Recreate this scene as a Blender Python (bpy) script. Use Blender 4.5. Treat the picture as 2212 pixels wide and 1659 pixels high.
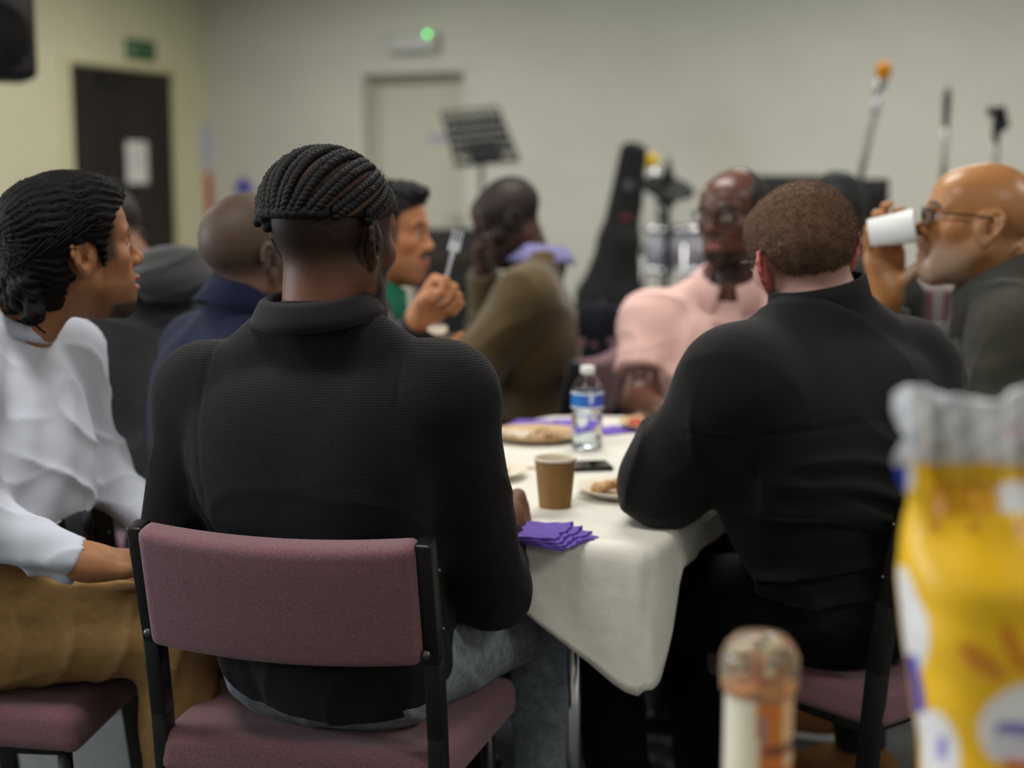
import bpy, bmesh, math, random
import numpy as np
from mathutils import Vector, Matrix
random.seed(7); np.random.seed(7)
for o in list(bpy.data.objects): bpy.data.objects.remove(o)
scene = bpy.context.scene
COL = scene.collection

# ---------------------------------------------------------------- camera, light, exposure
F_PX, W_PX, H_PX, HORIZON, EYE = 3072.0, 2212.0, 1659.0, 400.0, 1.27
PITCH = math.atan((H_PX/2 - HORIZON)/F_PX)
cam_d = bpy.data.cameras.new('camera'); cam = bpy.data.objects.new('camera', cam_d); COL.objects.link(cam)
cam.location = (0, 0, EYE); cam.rotation_euler = (math.pi/2 - PITCH, 0, 0)
cam_d.sensor_width = 36.0; cam_d.lens = 36.0*F_PX/W_PX; cam_d.clip_start = 0.05
cam_d.dof.use_dof = True; cam_d.dof.focus_distance = 2.06; cam_d.dof.aperture_fstop = 1.9
scene.camera = cam
def P(px, py, Y):
    """world point seen at pixel (px, py) at distance Y in front of the camera"""
    x = (px - W_PX/2)/F_PX; y = (H_PX/2 - py)/F_PX
    c, s = math.cos(PITCH), math.sin(PITCH)
    d = np.array([x, c + y*s, -s + y*c])
    return d*(Y/d[1]) + np.array([0, 0, EYE])
def PZ(px, py, z):
    """world point seen at pixel (px, py) at height z"""
    a = P(px, py, 1.0) - np.array([0, 0, EYE])
    return a*((z - EYE)/a[2]) + np.array([0, 0, EYE])
vs = scene.view_settings
vs.view_transform = 'Standard'; vs.look = 'None'; vs.gamma = 1.0; vs.use_curve_mapping = False
vs.exposure = 0.0
world = bpy.data.worlds.new('world'); scene.world = world; world.use_nodes = True
world.node_tree.nodes['Background'].inputs[0].default_value = (0.75, 0.85, 1.0, 1)
world.node_tree.nodes['Background'].inputs[1].default_value = 0.15

# the room's own axes: A runs along the back wall to the right, B runs away from us
RA = np.array([0.904, -0.4266, 0.0]); RB = np.array([0.4266, 0.904, 0.0]); CORNER = np.array([-2.18, 10.40, 0.0])
ROOM_A, ROOM_B, CEIL = 10.5, 13.0, 2.78
YAW_ROOM = math.atan2(RA[1], RA[0])
def room(a, b, z=0.0):
    p = CORNER + RA*a - RB*b; return np.array([p[0], p[1], z])
LAMPS = [(a, b) for b in (1.9, 4.9, 7.3, 10.4) for a in (1.8, 5.0, 8.2)]
LAMP_W = {1.9: 38, 4.9: 38, 7.3: 34, 10.4: 18}
for i, (a, b) in enumerate(LAMPS):
    ld = bpy.data.lights.new('ceiling_lamp_light', 'AREA'); ld.shape = 'RECTANGLE'; ld.size = 1.15; ld.size_y = 0.55
    ld.energy = LAMP_W[b]; ld.color = (1.0, 0.965, 0.905)
    lo = bpy.data.objects.new('ceiling_lamp_light', ld); COL.objects.link(lo)
    lo.location = room(a, b, CEIL - 0.075); lo.rotation_euler = (0, 0, YAW_ROOM)
# daylight through the window in the left wall, beside the camera
WB0, WB1, WZ0, WZ1 = 7.0, 10.0, 0.85, 2.35
ld = bpy.data.lights.new('window_daylight', 'AREA'); ld.shape = 'RECTANGLE'; ld.size = WB1-WB0-0.1; ld.size_y = WZ1-WZ0-0.1; ld.energy = 210; ld.color = (0.80, 0.89, 1.0)
lo = bpy.data.objects.new('window_daylight', ld); COL.objects.link(lo); lo.location = room(0.02, (WB0+WB1)/2, (WZ0+WZ1)/2)
lo.rotation_euler = Vector((-RA[0], -RA[1], 0.12)).to_track_quat('Z', 'Y').to_euler()
# ---------------------------------------------------------------- helpers: colours, materials
def lin(h):
    if isinstance(h, (tuple, list, np.ndarray)): return tuple(h[:3])
    h = h.lstrip('#'); v = [int(h[i:i+2], 16)/255 for i in (0, 2, 4)]
    return tuple(x/12.92 if x <= 0.04045 else ((x+0.055)/1.055)**2.4 for x in v)
MATS = {}
def mat(name, col=None, rough=0.6, metal=0.0, noise=0.0, nscale=40.0, bump=0.0, bscale=200.0, attr=None, sheen=0.0,
        trans=0.0, ior=1.45, emit=None, estr=0.0, spec=0.5, kind='noise', stretch=(1, 1, 1), sss=0.0, coat=0.0, bdist=0.002):
    if name in MATS: return MATS[name]
    m = bpy.data.materials.new(name); m.use_nodes = True; nt = m.node_tree; N, L = nt.nodes, nt.links
    b = N['Principled BSDF']
    b.inputs['Roughness'].default_value = rough; b.inputs['Metallic'].default_value = metal
    b.inputs['Specular IOR Level'].default_value = spec; b.inputs['IOR'].default_value = ior
    b.inputs['Transmission Weight'].default_value = trans
    if sheen: b.inputs['Sheen Weight'].default_value = sheen; b.inputs['Sheen Roughness'].default_value = 0.5
    if coat: b.inputs['Coat Weight'].default_value = coat
    if sss:
        b.inputs['Subsurface Weight'].default_value = sss; b.inputs['Subsurface Radius'].default_value = (0.01, 0.004, 0.002)
        b.inputs['Subsurface Scale'].default_value = 0.6
    tc = N.new('ShaderNodeTexCoord'); mp = N.new('ShaderNodeMapping'); L.new(tc.outputs['Object'], mp.inputs[0])
    mp.inputs['Scale'].default_value = stretch
    if kind == 'knit': mp.inputs['Rotation'].default_value = (math.pi/2, 0, 0)
    src = None
    if attr:
        a = N.new('ShaderNodeAttribute'); a.attribute_name = attr; src = a.outputs['Color']
    else:
        r = N.new('ShaderNodeRGB'); r.outputs[0].default_value = (*lin(col), 1); src = r.outputs[0]
    if noise:
        t = N.new('ShaderNodeTexNoise'); t.inputs['Scale'].default_value = nscale; t.inputs['Detail'].default_value = 4
        L.new(mp.outputs[0], t.inputs['Vector'])
        mr = N.new('ShaderNodeMapRange'); mr.inputs[1].default_value = 0.3; mr.inputs[2].default_value = 0.7
        mr.inputs[3].default_value = 1 - noise; mr.inputs[4].default_value = 1 + noise
        L.new(t.outputs['Fac'], mr.inputs[0])
        mx = N.new('ShaderNodeVectorMath'); mx.operation = 'SCALE'
        L.new(src, mx.inputs[0]); L.new(mr.outputs[0], mx.inputs['Scale']); src = mx.outputs[0]
    L.new(src, b.inputs['Base Color'])
    if bump:
        if kind == 'noise':
            t = N.new('ShaderNodeTexNoise'); t.inputs['Scale'].default_value = bscale; t.inputs['Detail'].default_value = 3; fo = t.outputs['Fac']
        elif kind == 'knit':
            t = N.new('ShaderNodeTexBrick'); t.inputs['Scale'].default_value = bscale; t.inputs['Mortar Size'].default_value = 0.22
            t.inputs['Mortar Smooth'].default_value = 1.0; t.inputs['Brick Width'].default_value = 1.0; t.inputs['Row Height'].default_value = 0.9
            fo = t.outputs['Fac']
        else:
            t = N.new('ShaderNodeTexWave'); t.inputs['Scale'].default_value = bscale; t.bands_direction = 'Z'
            t.inputs['Distortion'].default_value = 1.5; fo = t.outputs['Fac']
        L.new(mp.outputs[0], t.inputs['Vector'])
        bp = N.new('ShaderNodeBump'); bp.inputs['Strength'].default_value = bump; bp.inputs['Distance'].default_value = bdist
        if kind == 'knit': bp.invert = True
        L.new(fo, bp.inputs['Height']); L.new(bp.outputs[0], b.inputs['Normal'])
    if emit:
        b.inputs['Emission Color'].default_value = (*lin(emit), 1); b.inputs['Emission Strength'].default_value = estr
    MATS[name] = m; return m

# ---------------------------------------------------------------- helpers: objects
def tag(o, label=None, cat=None, group=None, kind=None):
    if label: o['label'] = label
    if cat: o['category'] = cat
    if group: o['group'] = group
    if kind: o['kind'] = kind
    return o
def empty(name, loc=(0, 0, 0), rz=0.0):
    o = bpy.data.objects.new(name, None); COL.objects.link(o); o.location = [float(v) for v in loc]; o.rotation_euler = (0, 0, rz)
    o.empty_display_size = 0.05
    return o
def link(name, me, m, parent=None, smooth=False, keep=False):
    o = bpy.data.objects.new(name, me); COL.objects.link(o)
    if m is not None and not len(me.materials): me.materials.append(m)
    if smooth: me.polygons.foreach_set('use_smooth', [True]*len(me.polygons))
    if parent is not None:
        o.parent = parent
        if keep:   # geometry is in world space
            M = Matrix.Translation(parent.location) @ parent.rotation_euler.to_matrix().to_4x4()
            o.matrix_parent_inverse = M.inverted()
    return o
class MB:
    """collects vertices and faces, builds one mesh object"""
    def __init__(s): s.v = []; s.f = []; s.mi = []
    def add(s, vs, fs, mi=0):
        n = len(s.v); s.v += [tuple(float(c) for c in v) for v in vs]; s.f += [tuple(n+i for i in f) for f in fs]; s.mi += [mi]*len(fs); return s
    def box(s, c, d, R=None, bev=0.0, mi=0):
        hx, hy, hz = d[0]/2, d[1]/2, d[2]/2
        if bev <= 0:
            vs = [(x, y, z) for x in (-hx, hx) for y in (-hy, hy) for z in (-hz, hz)]
            fs = [(0, 1, 3, 2), (4, 6, 7, 5), (0, 4, 5, 1), (2, 3, 7, 6), (0, 2, 6, 4), (1, 5, 7, 3)]
        else:
            bm = bmesh.new(); bmesh.ops.create_cube(bm, size=1.0)
            for v in bm.verts: v.co = (v.co.x*d[0], v.co.y*d[1], v.co.z*d[2])
            bmesh.ops.bevel(bm, geom=list(bm.edges), offset=min(bev, min(d)*0.49), segments=3, profile=0.5, affect='EDGES')
            vs = [tuple(v.co) for v in bm.verts]; bm.verts.index_update(); fs = [tuple(v.index for v in f.verts) for f in bm.faces]; bm.free()
        vs = np.array(vs)
        if R is not None: vs = vs @ np.array(R).T
        return s.add(vs + np.array(c), fs, mi)
    def tube(s, pts, r, n=10, cap=True, mi=0, squash=None):
        pts = [np.array(p, float) for p in pts]; k = len(pts); rs = r if isinstance(r, (list, tuple)) else [r]*k
        vs = []; up = None
        for i, p in enumerate(pts):
            t = pts[min(i+1, k-1)] - pts[max(i-1, 0)]; t = t/(np.linalg.norm(t)+1e-9)
            if up is None:
                up = np.array([0, 0, 1.0]) if abs(t[2]) < 0.9 else np.array([1.0, 0, 0])
            a = np.cross(t, up); a /= np.linalg.norm(a)+1e-9; b = np.cross(a, t); up = b
            for j in range(n):
                th = 2*math.pi*j/n
                vs.append(p + rs[i]*(math.cos(th)*a + math.sin(th)*b*(squash or 1)))
        fs = [(i*n+j, i*n+(j+1) % n, (i+1)*n+(j+1) % n, (i+1)*n+j) for i in range(k-1) for j in range(n)]
        if cap: fs += [tuple(range(n-1, -1, -1)), tuple((k-1)*n+j for j in range(n))]
        return s.add(vs, fs, mi)
    def lathe(s, prof, c=(0, 0, 0), n=32, R=None, mi=0, close=True):
        vs = []; fs = []; k = len(prof)
        for (r, z) in prof:
            for j in range(n):
                th = 2*math.pi*j/n; vs.append((r*math.cos(th), r*math.sin(th), z))
        fs = [(i*n+j, i*n+(j+1) % n, (i+1)*n+(j+1) % n, (i+1)*n+j) for i in range(k-1) for j in range(n)]
        if close:
            fs += [tuple(range(n-1, -1, -1)), tuple((k-1)*n+j for j in range(n))]
        vs = np.array(vs)
        if R is not None: vs = vs @ np.array(R).T
        return s.add(vs + np.array(c), fs, mi)
    def prism(s, poly, z0, z1, mi=0):
        n = len(poly); vs = [(x, y, z0) for x, y in poly] + [(x, y, z1) for x, y in poly]
        fs = [tuple(range(n-1, -1, -1)), tuple(range(n, 2*n))] + [(i, (i+1) % n, n+(i+1) % n, n+i) for i in range(n)]
        return s.add(vs, fs, mi)
    def ball(s, c, r, n=10, R=None, mi=0):
        r = (r, r, r) if not isinstance(r, (tuple, list)) else r
        vs = [(0, 0, r[2])]; m = n//2
        for i in range(1, m):
            ph = math.pi*i/m
            for j in range(n):
                th = 2*math.pi*j/n; vs.append((r[0]*math.sin(ph)*math.cos(th), r[1]*math.sin(ph)*math.sin(th), r[2]*math.cos(ph)))
        vs.append((0, 0, -r[2])); last = len(vs)-1
        fs = [(0, 1+j, 1+(j+1) % n) for j in range(n)]
        for i in range(m-2):
            a = 1+i*n; b = a+n
            fs += [(a+j, b+j, b+(j+1) % n, a+(j+1) % n) for j in range(n)]
        a = 1+(m-2)*n; fs += [(a+j, last, a+(j+1) % n) for j in range(n)]
        vs = np.array(vs)
        if R is not None: vs = vs @ np.array(R).T
        return s.add(vs+np.array(c), fs, mi)
    def mesh(s, name):
        me = bpy.data.meshes.new(name); me.from_pydata(s.v, [], s.f); me.update(); return me
    def build(s, name, m, parent=None, smooth=False, keep=False, angle=None, cols=None):
        me = s.mesh(name)
        if isinstance(m, (list, tuple)):
            for x in m: me.materials.append(x)
            me.polygons.foreach_set('material_index', s.mi)
            m = None
        if cols is not None: set_col(me, cols)
        o = link(name, me, m, parent, smooth, keep)
        if angle is not None:
            me.polygons.foreach_set('use_smooth', [True]*len(me.polygons))
            try: me.set_sharp_from_angle(angle=math.radians(angle))
            except Exception: pass
        return o
def set_col(me, cols):
    a = me.color_attributes.new('tint', 'FLOAT_COLOR', 'POINT')
    c = np.ones((len(me.vertices), 4), np.float32); c[:, :3] = cols; a.data.foreach_set('color', c.ravel())
def rotm(axis, ang):
    return np.array(Matrix.Rotation(ang, 3, Vector(axis)))
def rz(a): return rotm((0, 0, 1), a)
def unit(v): v = np.array(v, float); return v/(np.linalg.norm(v)+1e-12)
def frame_z(d, hint=(0, 0, 1)):
    """rotation whose z column runs along d"""
    z = unit(d); h = np.array(hint, float)
    if abs(np.dot(z, unit(h))) > 0.98: h = np.array([1.0, 0, 0])
    x = unit(np.cross(h, z)); y = np.cross(z, x); return np.stack([x, y, z], 1)
def catmull(pts, n=8):
    pts = [np.array(p, float) for p in pts]; q = [2*pts[0]-pts[1]] + pts + [2*pts[-1]-pts[-2]]; out = []
    for i in range(1, len(q)-2):
        for k in range(n):
            t = k/n; a, b, c, d = q[i-1], q[i], q[i+1], q[i+2]
            out.append(0.5*((2*b)+(c-a)*t+(2*a-5*b+4*c-d)*t*t+(3*b-a-3*c+d)*t**3))
    out.append(pts[-1]); return out
def copy_tree(o, parent=None):
    c = o.copy(); COL.objects.link(c)
    if parent is not None: c.parent = parent
    for ch in list(o.children): copy_tree(ch, c)
    return c

# ---------------------------------------------------------------- helpers: smooth solid modelling (distance fields -> one continuous mesh)
class Prim:
    __slots__ = ('f', 'c', 'r', 'k', 'op')
    def __init__(s, f, c, r, k=0.0, op='U'): s.f, s.c, s.r, s.k, s.op = f, np.array(c, float), r, k, op
f32 = np.float32
def sph(c, r, k=0.02, op='U'):
    c0 = np.array(c, f32)
    return Prim(lambda p: np.sqrt(((p-c0)**2).sum(1)) - f32(r), c, r, k, op)
def ell(c, rad, R=None, k=0.02, op='U'):
    c0 = np.array(c, f32); ra = np.array(rad, f32); M = None if R is None else np.array(R, f32)
    def f(p):
        q = p - c0
        if M is not None: q = q @ M
        a = q/ra; k0 = np.sqrt((a*a).sum(1)); b = a/ra; k1 = np.sqrt((b*b).sum(1))
        return k0*(k0-1)/np.maximum(k1, 1e-6)
    return Prim(f, c, max(rad), k, op)
def cone(a, b, ra, rb=None, k=0.02, op='U', flat=False):
    rb = ra if rb is None else rb
    a0 = np.array(a, f32); ab = np.array(b, f32)-a0; L2 = float((ab*ab).sum())+1e-12; L = math.sqrt(L2)
    def f(p):
        q = p - a0; tt = (q @ ab)/f32(L2); t = np.clip(tt, 0, 1)
        d = q - t[:, None]*ab; d = np.sqrt((d*d).sum(1)) - (f32(ra)+t*f32(rb-ra))
        if flat: d = np.maximum(d, (tt-1)*f32(L))
        return d
    return Prim(f, (np.array(a, float)+np.array(b, float))/2, L/2+max(ra, rb), k, op)
def econe(a, b, ra, rb, side, k=0.02, op='U', flat=False):
    """limb of oval section: ra, rb = (along side, across); side = direction of the first radius"""
    a0 = np.array(a, float); ab = np.array(b, float)-a0; L = np.linalg.norm(ab); z = ab/L
    x = unit(np.array(side, float)-np.dot(side, z)*z); y = np.cross(z, x); M = np.stack([x, y, z], 1).astype(f32); A = a0.astype(f32)
    def f(p):
        q = (p-A) @ M; t = np.clip(q[:, 2]/f32(L), 0, 1)
        rx = ra[0]+t*(rb[0]-ra[0]); ry = ra[1]+t*(rb[1]-ra[1]); rzz = np.minimum(rx, ry)
        u = np.stack([q[:, 0]/rx, q[:, 1]/ry, (q[:, 2]-t*f32(L))/rzz], 1); k0 = np.sqrt((u*u).sum(1))
        w = np.stack([u[:, 0]/rx, u[:, 1]/ry, u[:, 2]/rzz], 1); k1 = np.sqrt((w*w).sum(1))
        d = np.where(k0 > 1e-3, k0*(k0-1)/np.maximum(k1, 1e-6), -rzz)
        if flat: d = np.maximum(d, q[:, 2]-f32(L))
        return d
    return Prim(f, a0+ab*0.5, L/2+max(max(ra), max(rb)), k, op)
def rbox(c, half, R=None, r=0.01, k=0.01, op='U'):
    c0 = np.array(c, f32); h = np.array(half, f32)-f32(r); M = None if R is None else np.array(R, f32)
    def f(p):
        q = p-c0
        if M is not None: q = q @ M
        q = np.abs(q)-h
        return np.sqrt((np.maximum(q, 0)**2).sum(1)) + np.minimum(q.max(1), 0) - f32(r)
    return Prim(f, c, float(np.linalg.norm(half)), k, op)
def half(pt, n, k=0.004):
    """keep only the side n points away from"""
    p0 = np.array(pt, f32); n0 = unit(n).astype(f32)
    return Prim(lambda p: (p-p0) @ n0, pt, 99.0, k, 'I')
def nc(pt, n, r=0.092):
    """neck opening: takes away what stands above the plane (pt, n) close to the neck"""
    p0 = np.array(pt, f32); n0 = unit(n).astype(f32)
    def f(p):
        q = p-p0; h = q @ n0; w = q-h[:, None]*n0
        return np.maximum(-h, np.sqrt((w*w).sum(1))-f32(r))
    return Prim(f, pt, 99.0, 0.006, 'S')
def hemcut(pt, n, arms):
    """cuts a garment off below the plane (pt, n), sparing the sleeves"""
    p0 = np.array(pt, f32); n0 = unit(n).astype(f32)
    def f(p):
        g = (p-p0) @ n0; d = np.min([q.f(p) for q in arms], 0)
        return np.maximum(-g, f32(0.006)-d)
    return Prim(f, pt, 99.0, 0.004, 'S')
def smin(a, b, k):
    if k <= 0: return np.minimum(a, b)
    h = np.maximum(f32(k)-np.abs(a-b), 0)/f32(k)
    return np.minimum(a, b) - h*h*f32(k*0.25)
def polygonise(prims, h, disp=None, pad=0.02):
    B = 8; us = [q for q in prims if q.op == 'U']
    lo = np.min([q.c-q.r for q in us], 0)-pad; hi = np.max([q.c+q.r for q in us], 0)+pad
    nb = np.maximum(np.ceil((hi-lo)/(h*B)).astype(int), 1); bs = h*B
    gi = np.stack(np.meshgrid(*[np.arange(n) for n in nb], indexing='ij'), -1).reshape(-1, 3)
    cen = (lo + (gi+0.5)*bs).astype(f32); hd = bs*0.866
    D = []; acc = np.full(len(cen), 9.0, f32); mn = acc.copy()
    for q in prims:
        d = q.f(cen).astype(f32); D.append(d)
        if q.op == 'U': acc = smin(acc, d, q.k); mn = np.minimum(mn, d)
        elif q.op == 'S': acc = -smin(-acc, d, q.k)
        else: acc = -smin(-acc, -d, q.k)
    act = np.where(np.abs(acc) < hd*1.5+0.018)[0]
    gi = gi[act]; mn = mn[act]; accc = acc[act]; nA = len(act)
    g = np.arange(B+1); off = np.stack(np.meshgrid(g, g, g, indexing='ij'), -1).reshape(-1, 3)
    S = len(off); V = np.full((nA, S), 9.0, f32)
    base = (lo + gi*bs).astype(f32); offm = (off*h).astype(f32)
    for q, d in zip(prims, D):
        d = d[act]
        if q.op == 'U': sel = np.where(d < mn+2.7*hd+q.k+0.015)[0]
        elif q.op == 'S': sel = np.where(d < 2.7*hd+q.k+0.02)[0]
        else: sel = np.where(d > -(2.7*hd+q.k+0.04))[0]
        for s0 in range(0, len(sel), 400):
            ss = sel[s0:s0+400]
            pts = (base[ss][:, None, :]+offm[None]).reshape(-1, 3)
            v = q.f(pts).astype(f32).reshape(len(ss), S)
            if q.op == 'U': V[ss] = smin(V[ss], v, q.k)
            elif q.op == 'S': V[ss] = -smin(-V[ss], v, q.k)
            else: V[ss] = -smin(-V[ss], -v, q.k)
    if disp is not None:
        for s0 in range(0, nA, 400):
            pts = (base[s0:s0+400][:, None, :]+offm[None]).reshape(-1, 3)
            V[s0:s0+400] += disp(pts).astype(f32).reshape(-1, S)
    G = V.reshape(nA, B+1, B+1, B+1)
    NX, NY, NZ = (nb*B+2).tolist()
    key = lambda I: (I[..., 0].astype(np.int64)*NY + I[..., 1])*NZ + I[..., 2]
    s = G < 0
    cnt = np.zeros((nA, B, B, B), np.int8); psum = np.zeros((nA, B, B, B, 3), f32); ne = np.zeros((nA, B, B, B), f32)
    corners = [(i, j, k) for i in (0, 1) for j in (0, 1) for k in (0, 1)]
    for (i, j, k) in corners: cnt += s[:, i:i+B, j:j+B, k:k+B]
    cells = np.argwhere((cnt > 0) & (cnt < 8))
    if len(cells) == 0: return np.zeros((0, 3)), np.zeros((0, 4), int)
    ci, x, y, z = cells.T
    ps = np.zeros((len(cells), 3), f32); n_e = np.zeros(len(cells), f32)
    for a in corners:
        for ax in range(3):
            if a[ax]: continue
            b = list(a); b[ax] = 1
            va = G[ci, x+a[0], y+a[1], z+a[2]]; vb = G[ci, x+b[0], y+b[1], z+b[2]]
            m = (va < 0) != (vb < 0); t = np.where(m, va/np.where(m, va-vb, 1), 0)
            pos = np.array(a, f32)[None].repeat(len(cells), 0); pos[:, ax] += t
            ps += pos*m[:, None]; n_e += m
    loc = ps/np.maximum(n_e, 1)[:, None]
    gidx = gi[ci]*B + cells[:, 1:]
    verts = lo + (gidx+loc)*h
    keys = key(gidx); order = np.argsort(keys); ks = keys[order]
    faces = []
    for ax in range(3):
        sl0 = [slice(0, B)]*3; sl1 = [slice(0, B)]*3; sl1[ax] = slice(1, B+1)
        e0 = s[(slice(None), *sl0)]; e1 = s[(slice(None), *sl1)]
        ed = np.argwhere(e0 != e1)
        if not len(ed): continue
        inside = e0[tuple(ed.T)]
        gidx = gi[ed[:, 0]]*B + ed[:, 1:]
        b, c = (ax+1) % 3, (ax+2) % 3
        q = []
        for (db, dc) in ((0, 0), (-1, 0), (-1, -1), (0, -1)):
            I = gidx.copy(); I[:, b] += db; I[:, c] += dc; kk = key(I)
            p = np.searchsorted(ks, kk); p = np.minimum(p, len(ks)-1); ok = ks[p] == kk
            q.append(np.where(ok, order[p], -1))
        q = np.stack(q, 1); good = (q >= 0).all(1); q = q[good]; inside = inside[good]
        q[~inside] = q[~inside][:, ::-1]; faces.append(q)
    return verts, np.concatenate(faces)
def np_mesh(name, parts):
    vs = []; fs = []; n = 0
    for v, f in parts:
        vs.append(v); fs.append(f+n); n += len(v)
    v = np.concatenate(vs).astype(f32); f = np.concatenate(fs).astype(np.int32)
    me = bpy.data.meshes.new(name); me.vertices.add(len(v)); me.vertices.foreach_set('co', v.ravel())
    me.loops.add(f.size); me.loops.foreach_set('vertex_index', f.ravel())
    me.polygons.add(len(f)); me.polygons.foreach_set('loop_start', np.arange(len(f), dtype=np.int32)*4)
    me.polygons.foreach_set('use_smooth', np.ones(len(f), bool))
    me.update(calc_edges=True); me.validate(); return me
def solid(name, prims, h, m, parent=None, disp=None, col=None, extra=()):
    parts = [polygonise(prims, h, disp)] + [polygonise(pr, hh) for pr, hh in extra]
    me = np_mesh(name, parts)
    if col is not None:
        co = np.empty(len(me.vertices)*3, f32); me.vertices.foreach_get('co', co); set_col(me, col(co.reshape(-1, 3)))
    return link(name, me, m, parent, keep=True)
def sst(a, b, x):
    t = np.clip((x-a)/(b-a), 0, 1); return t*t*(3-2*t)
# ---------------------------------------------------------------- materials of the place
M_wall = mat('wall_paint', '#c8c7bd', 0.85, noise=0.03, nscale=3, bump=0.05, bscale=60)
M_wall_l = mat('wall_paint_warm_lit', '#cfccb0', 0.85, noise=0.03, nscale=3, bump=0.05, bscale=60)  # left wall: warm light falling on it is put into this yellower colour
M_ceil = mat('ceiling_paint', '#d8d5c8', 0.9)
M_carpet = mat('carpet', '#3a3e40', 0.95, noise=0.5, nscale=60, bump=0.6, bscale=400, sheen=0.2)
M_trim = mat('gloss_trim', '#cfcaa8', 0.45)
M_doorwood = mat('dark_door_veneer', '#241a17', 0.5, noise=0.35, nscale=6, stretch=(8, 8, 0.6))
M_whitedoor = mat('white_door_paint', '#c4c2b4', 0.6)
M_black = mat('black_metal', '#0c0c0d', 0.38, spec=0.5)
M_blackplastic = mat('black_plastic', '#0e0f11', 0.5)
M_blackcloth = mat('black_nylon', '#121315', 0.8, bump=0.3, bscale=300)
M_steel = mat('brushed_steel', '#b9bac0', 0.3, metal=1.0)
M_chrome = mat('chrome', '#d5d6da', 0.15, metal=1.0)
M_white = mat('white_plastic', '#d9dad6', 0.4)
M_paper = mat('white_paper', '#dcdcd8', 0.8)

def wall_piece(mb, a0, a1, b0, b1, z0, z1):
    p = [room(a0, b0), room(a1, b0), room(a1, b1), room(a0, b1)]
    mb.prism([(q[0], q[1]) for q in p], z0, z1)
def struct(o): o['kind'] = 'structure'; return o
T_ = 0.24
DA0, DA1, DAH = 1.29, 2.06, 2.01          # white door in the back wall
DB0, DB1, DBH = 0.36, 1.44, 2.04          # dark double door in the left wall
mb = MB(); wall_piece(mb, -T_, DA0, -T_, 0, 0, CEIL); wall_piece(mb, DA1, ROOM_A+T_, -T_, 0, 0, CEIL); wall_piece(mb, DA0, DA1, -T_, 0, DAH, CEIL)
wall_piece(mb, DA0, DA1, -T_-0.03, -T_, 0, DAH)
struct(mb.build('wall_back', M_wall))
mb = MB(); wall_piece(mb, -T_, 0, 0, DB0, 0, CEIL); wall_piece(mb, -T_, 0, DB1, WB0, 0, CEIL); wall_piece(mb, -T_, 0, WB1, ROOM_B, 0, CEIL); wall_piece(mb, -T_, 0, WB0, WB1, 0, WZ0); wall_piece(mb, -T_, 0, WB0, WB1, WZ1, CEIL); wall_piece(mb, -T_, 0, DB0, DB1, DBH, CEIL)
wall_piece(mb, -T_-0.03, -T_, DB0, DB1, 0, DBH)
struct(mb.build('wall_left', M_wall_l))
mb = MB(); wall_piece(mb, ROOM_A, ROOM_A+T_, 0, ROOM_B, 0, CEIL); struct(mb.build('wall_right', M_wall))
mb = MB(); wall_piece(mb, -T_, ROOM_A+T_, ROOM_B, ROOM_B+T_, 0, CEIL); struct(mb.build('wall_front', M_wall))
mb = MB(); wall_piece(mb, -T_, ROOM_A+T_, -T_, ROOM_B+T_, -0.1, 0); struct(mb.build('floor', M_carpet))
mb = MB(); wall_piece(mb, -T_, ROOM_A+T_, -T_, ROOM_B+T_, CEIL, CEIL+0.1); struct(mb.build('ceiling', M_ceil))
mb = MB(); wall_piece(mb, 0, DA0-0.08, 0, 0.016, 0, 0.11); wall_piece(mb, DA1+0.08, ROOM_A, 0, 0.016, 0, 0.11); struct(mb.build('baseboard_back', M_trim))
mb = MB(); wall_piece(mb, 0, 0.016, 0.02, DB0-0.08, 0, 0.11); wall_piece(mb, 0, 0.016, DB1+0.08, ROOM_B, 0, 0.11); struct(mb.build('baseboard_left', M_trim))

# white door, set back in the back wall
d = struct(empty('door_1', room((DA0+DA1)/2, -0.19, 0), YAW_ROOM)); wd = DA1-DA0
MB().box((0, 0, DAH/2-0.01), (wd-0.05, 0.04, DAH-0.03), bev=0.003).build('leaf', M_whitedoor, d)
mb = MB(); mb.box((-wd/2+0.013, -0.02, DAH/2), (0.024, 0.11, DAH-0.004)); mb.box((wd/2-0.013, -0.02, DAH/2), (0.024, 0.11, DAH-0.004)); mb.box((0, -0.02, DAH-0.013), (wd-0.05, 0.11, 0.022)); mb.build('frame', M_whitedoor, d)
h = MB().box((wd/2-0.07, -0.025, 1.02), (0.04, 0.01, 0.16), bev=0.004); h.tube([(wd/2-0.07, -0.03, 1.05), (wd/2-0.07, -0.075, 1.05), (wd/2-0.18, -0.075, 1.05)], 0.009); h.build('handle', M_steel, d, smooth=True)
MB().box((0.115, -0.023, 1.585), (0.17, 0.004, 0.045)).build('sign_plate', mat('lilac_sign', '#a49ab8', 0.5), d)
# dark double door in the left wall (its local x runs towards the back wall)
d = struct(empty('door_2', room(-0.05, (DB0+DB1)/2, 0), YAW_ROOM+math.pi/2)); wd = DB1-DB0
for sgn, w0, w1 in ((-1, -wd/2+0.03, -0.13), (1, -0.12, wd/2-0.03)):
    lf = MB().box(((w0+w1)/2, 0, DBH/2-0.012), (w1-w0, 0.045, DBH-0.03), bev=0.003).build('leaf', M_doorwood, d)
    mb = MB()
    for zz, hh in ((0.5, 0.75), (1.42, 0.85)):
        cx = (w0+w1)/2; ww = (w1-w0)-0.2 if (w1-w0) > 0.5 else (w1-w0)-0.14
        for q in ((cx, zz+hh/2, ww, 0.02), (cx, zz-hh/2, ww, 0.02)): mb.box((q[0], -0.026, q[1]), (q[2], 0.012, q[3]), bev=0.004)
        for sx in (-1, 1): mb.box((cx+sx*ww/2, -0.026, zz), (0.02, 0.012, hh), bev=0.004)
    mb.build('moulding', M_doorwood, lf)
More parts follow.
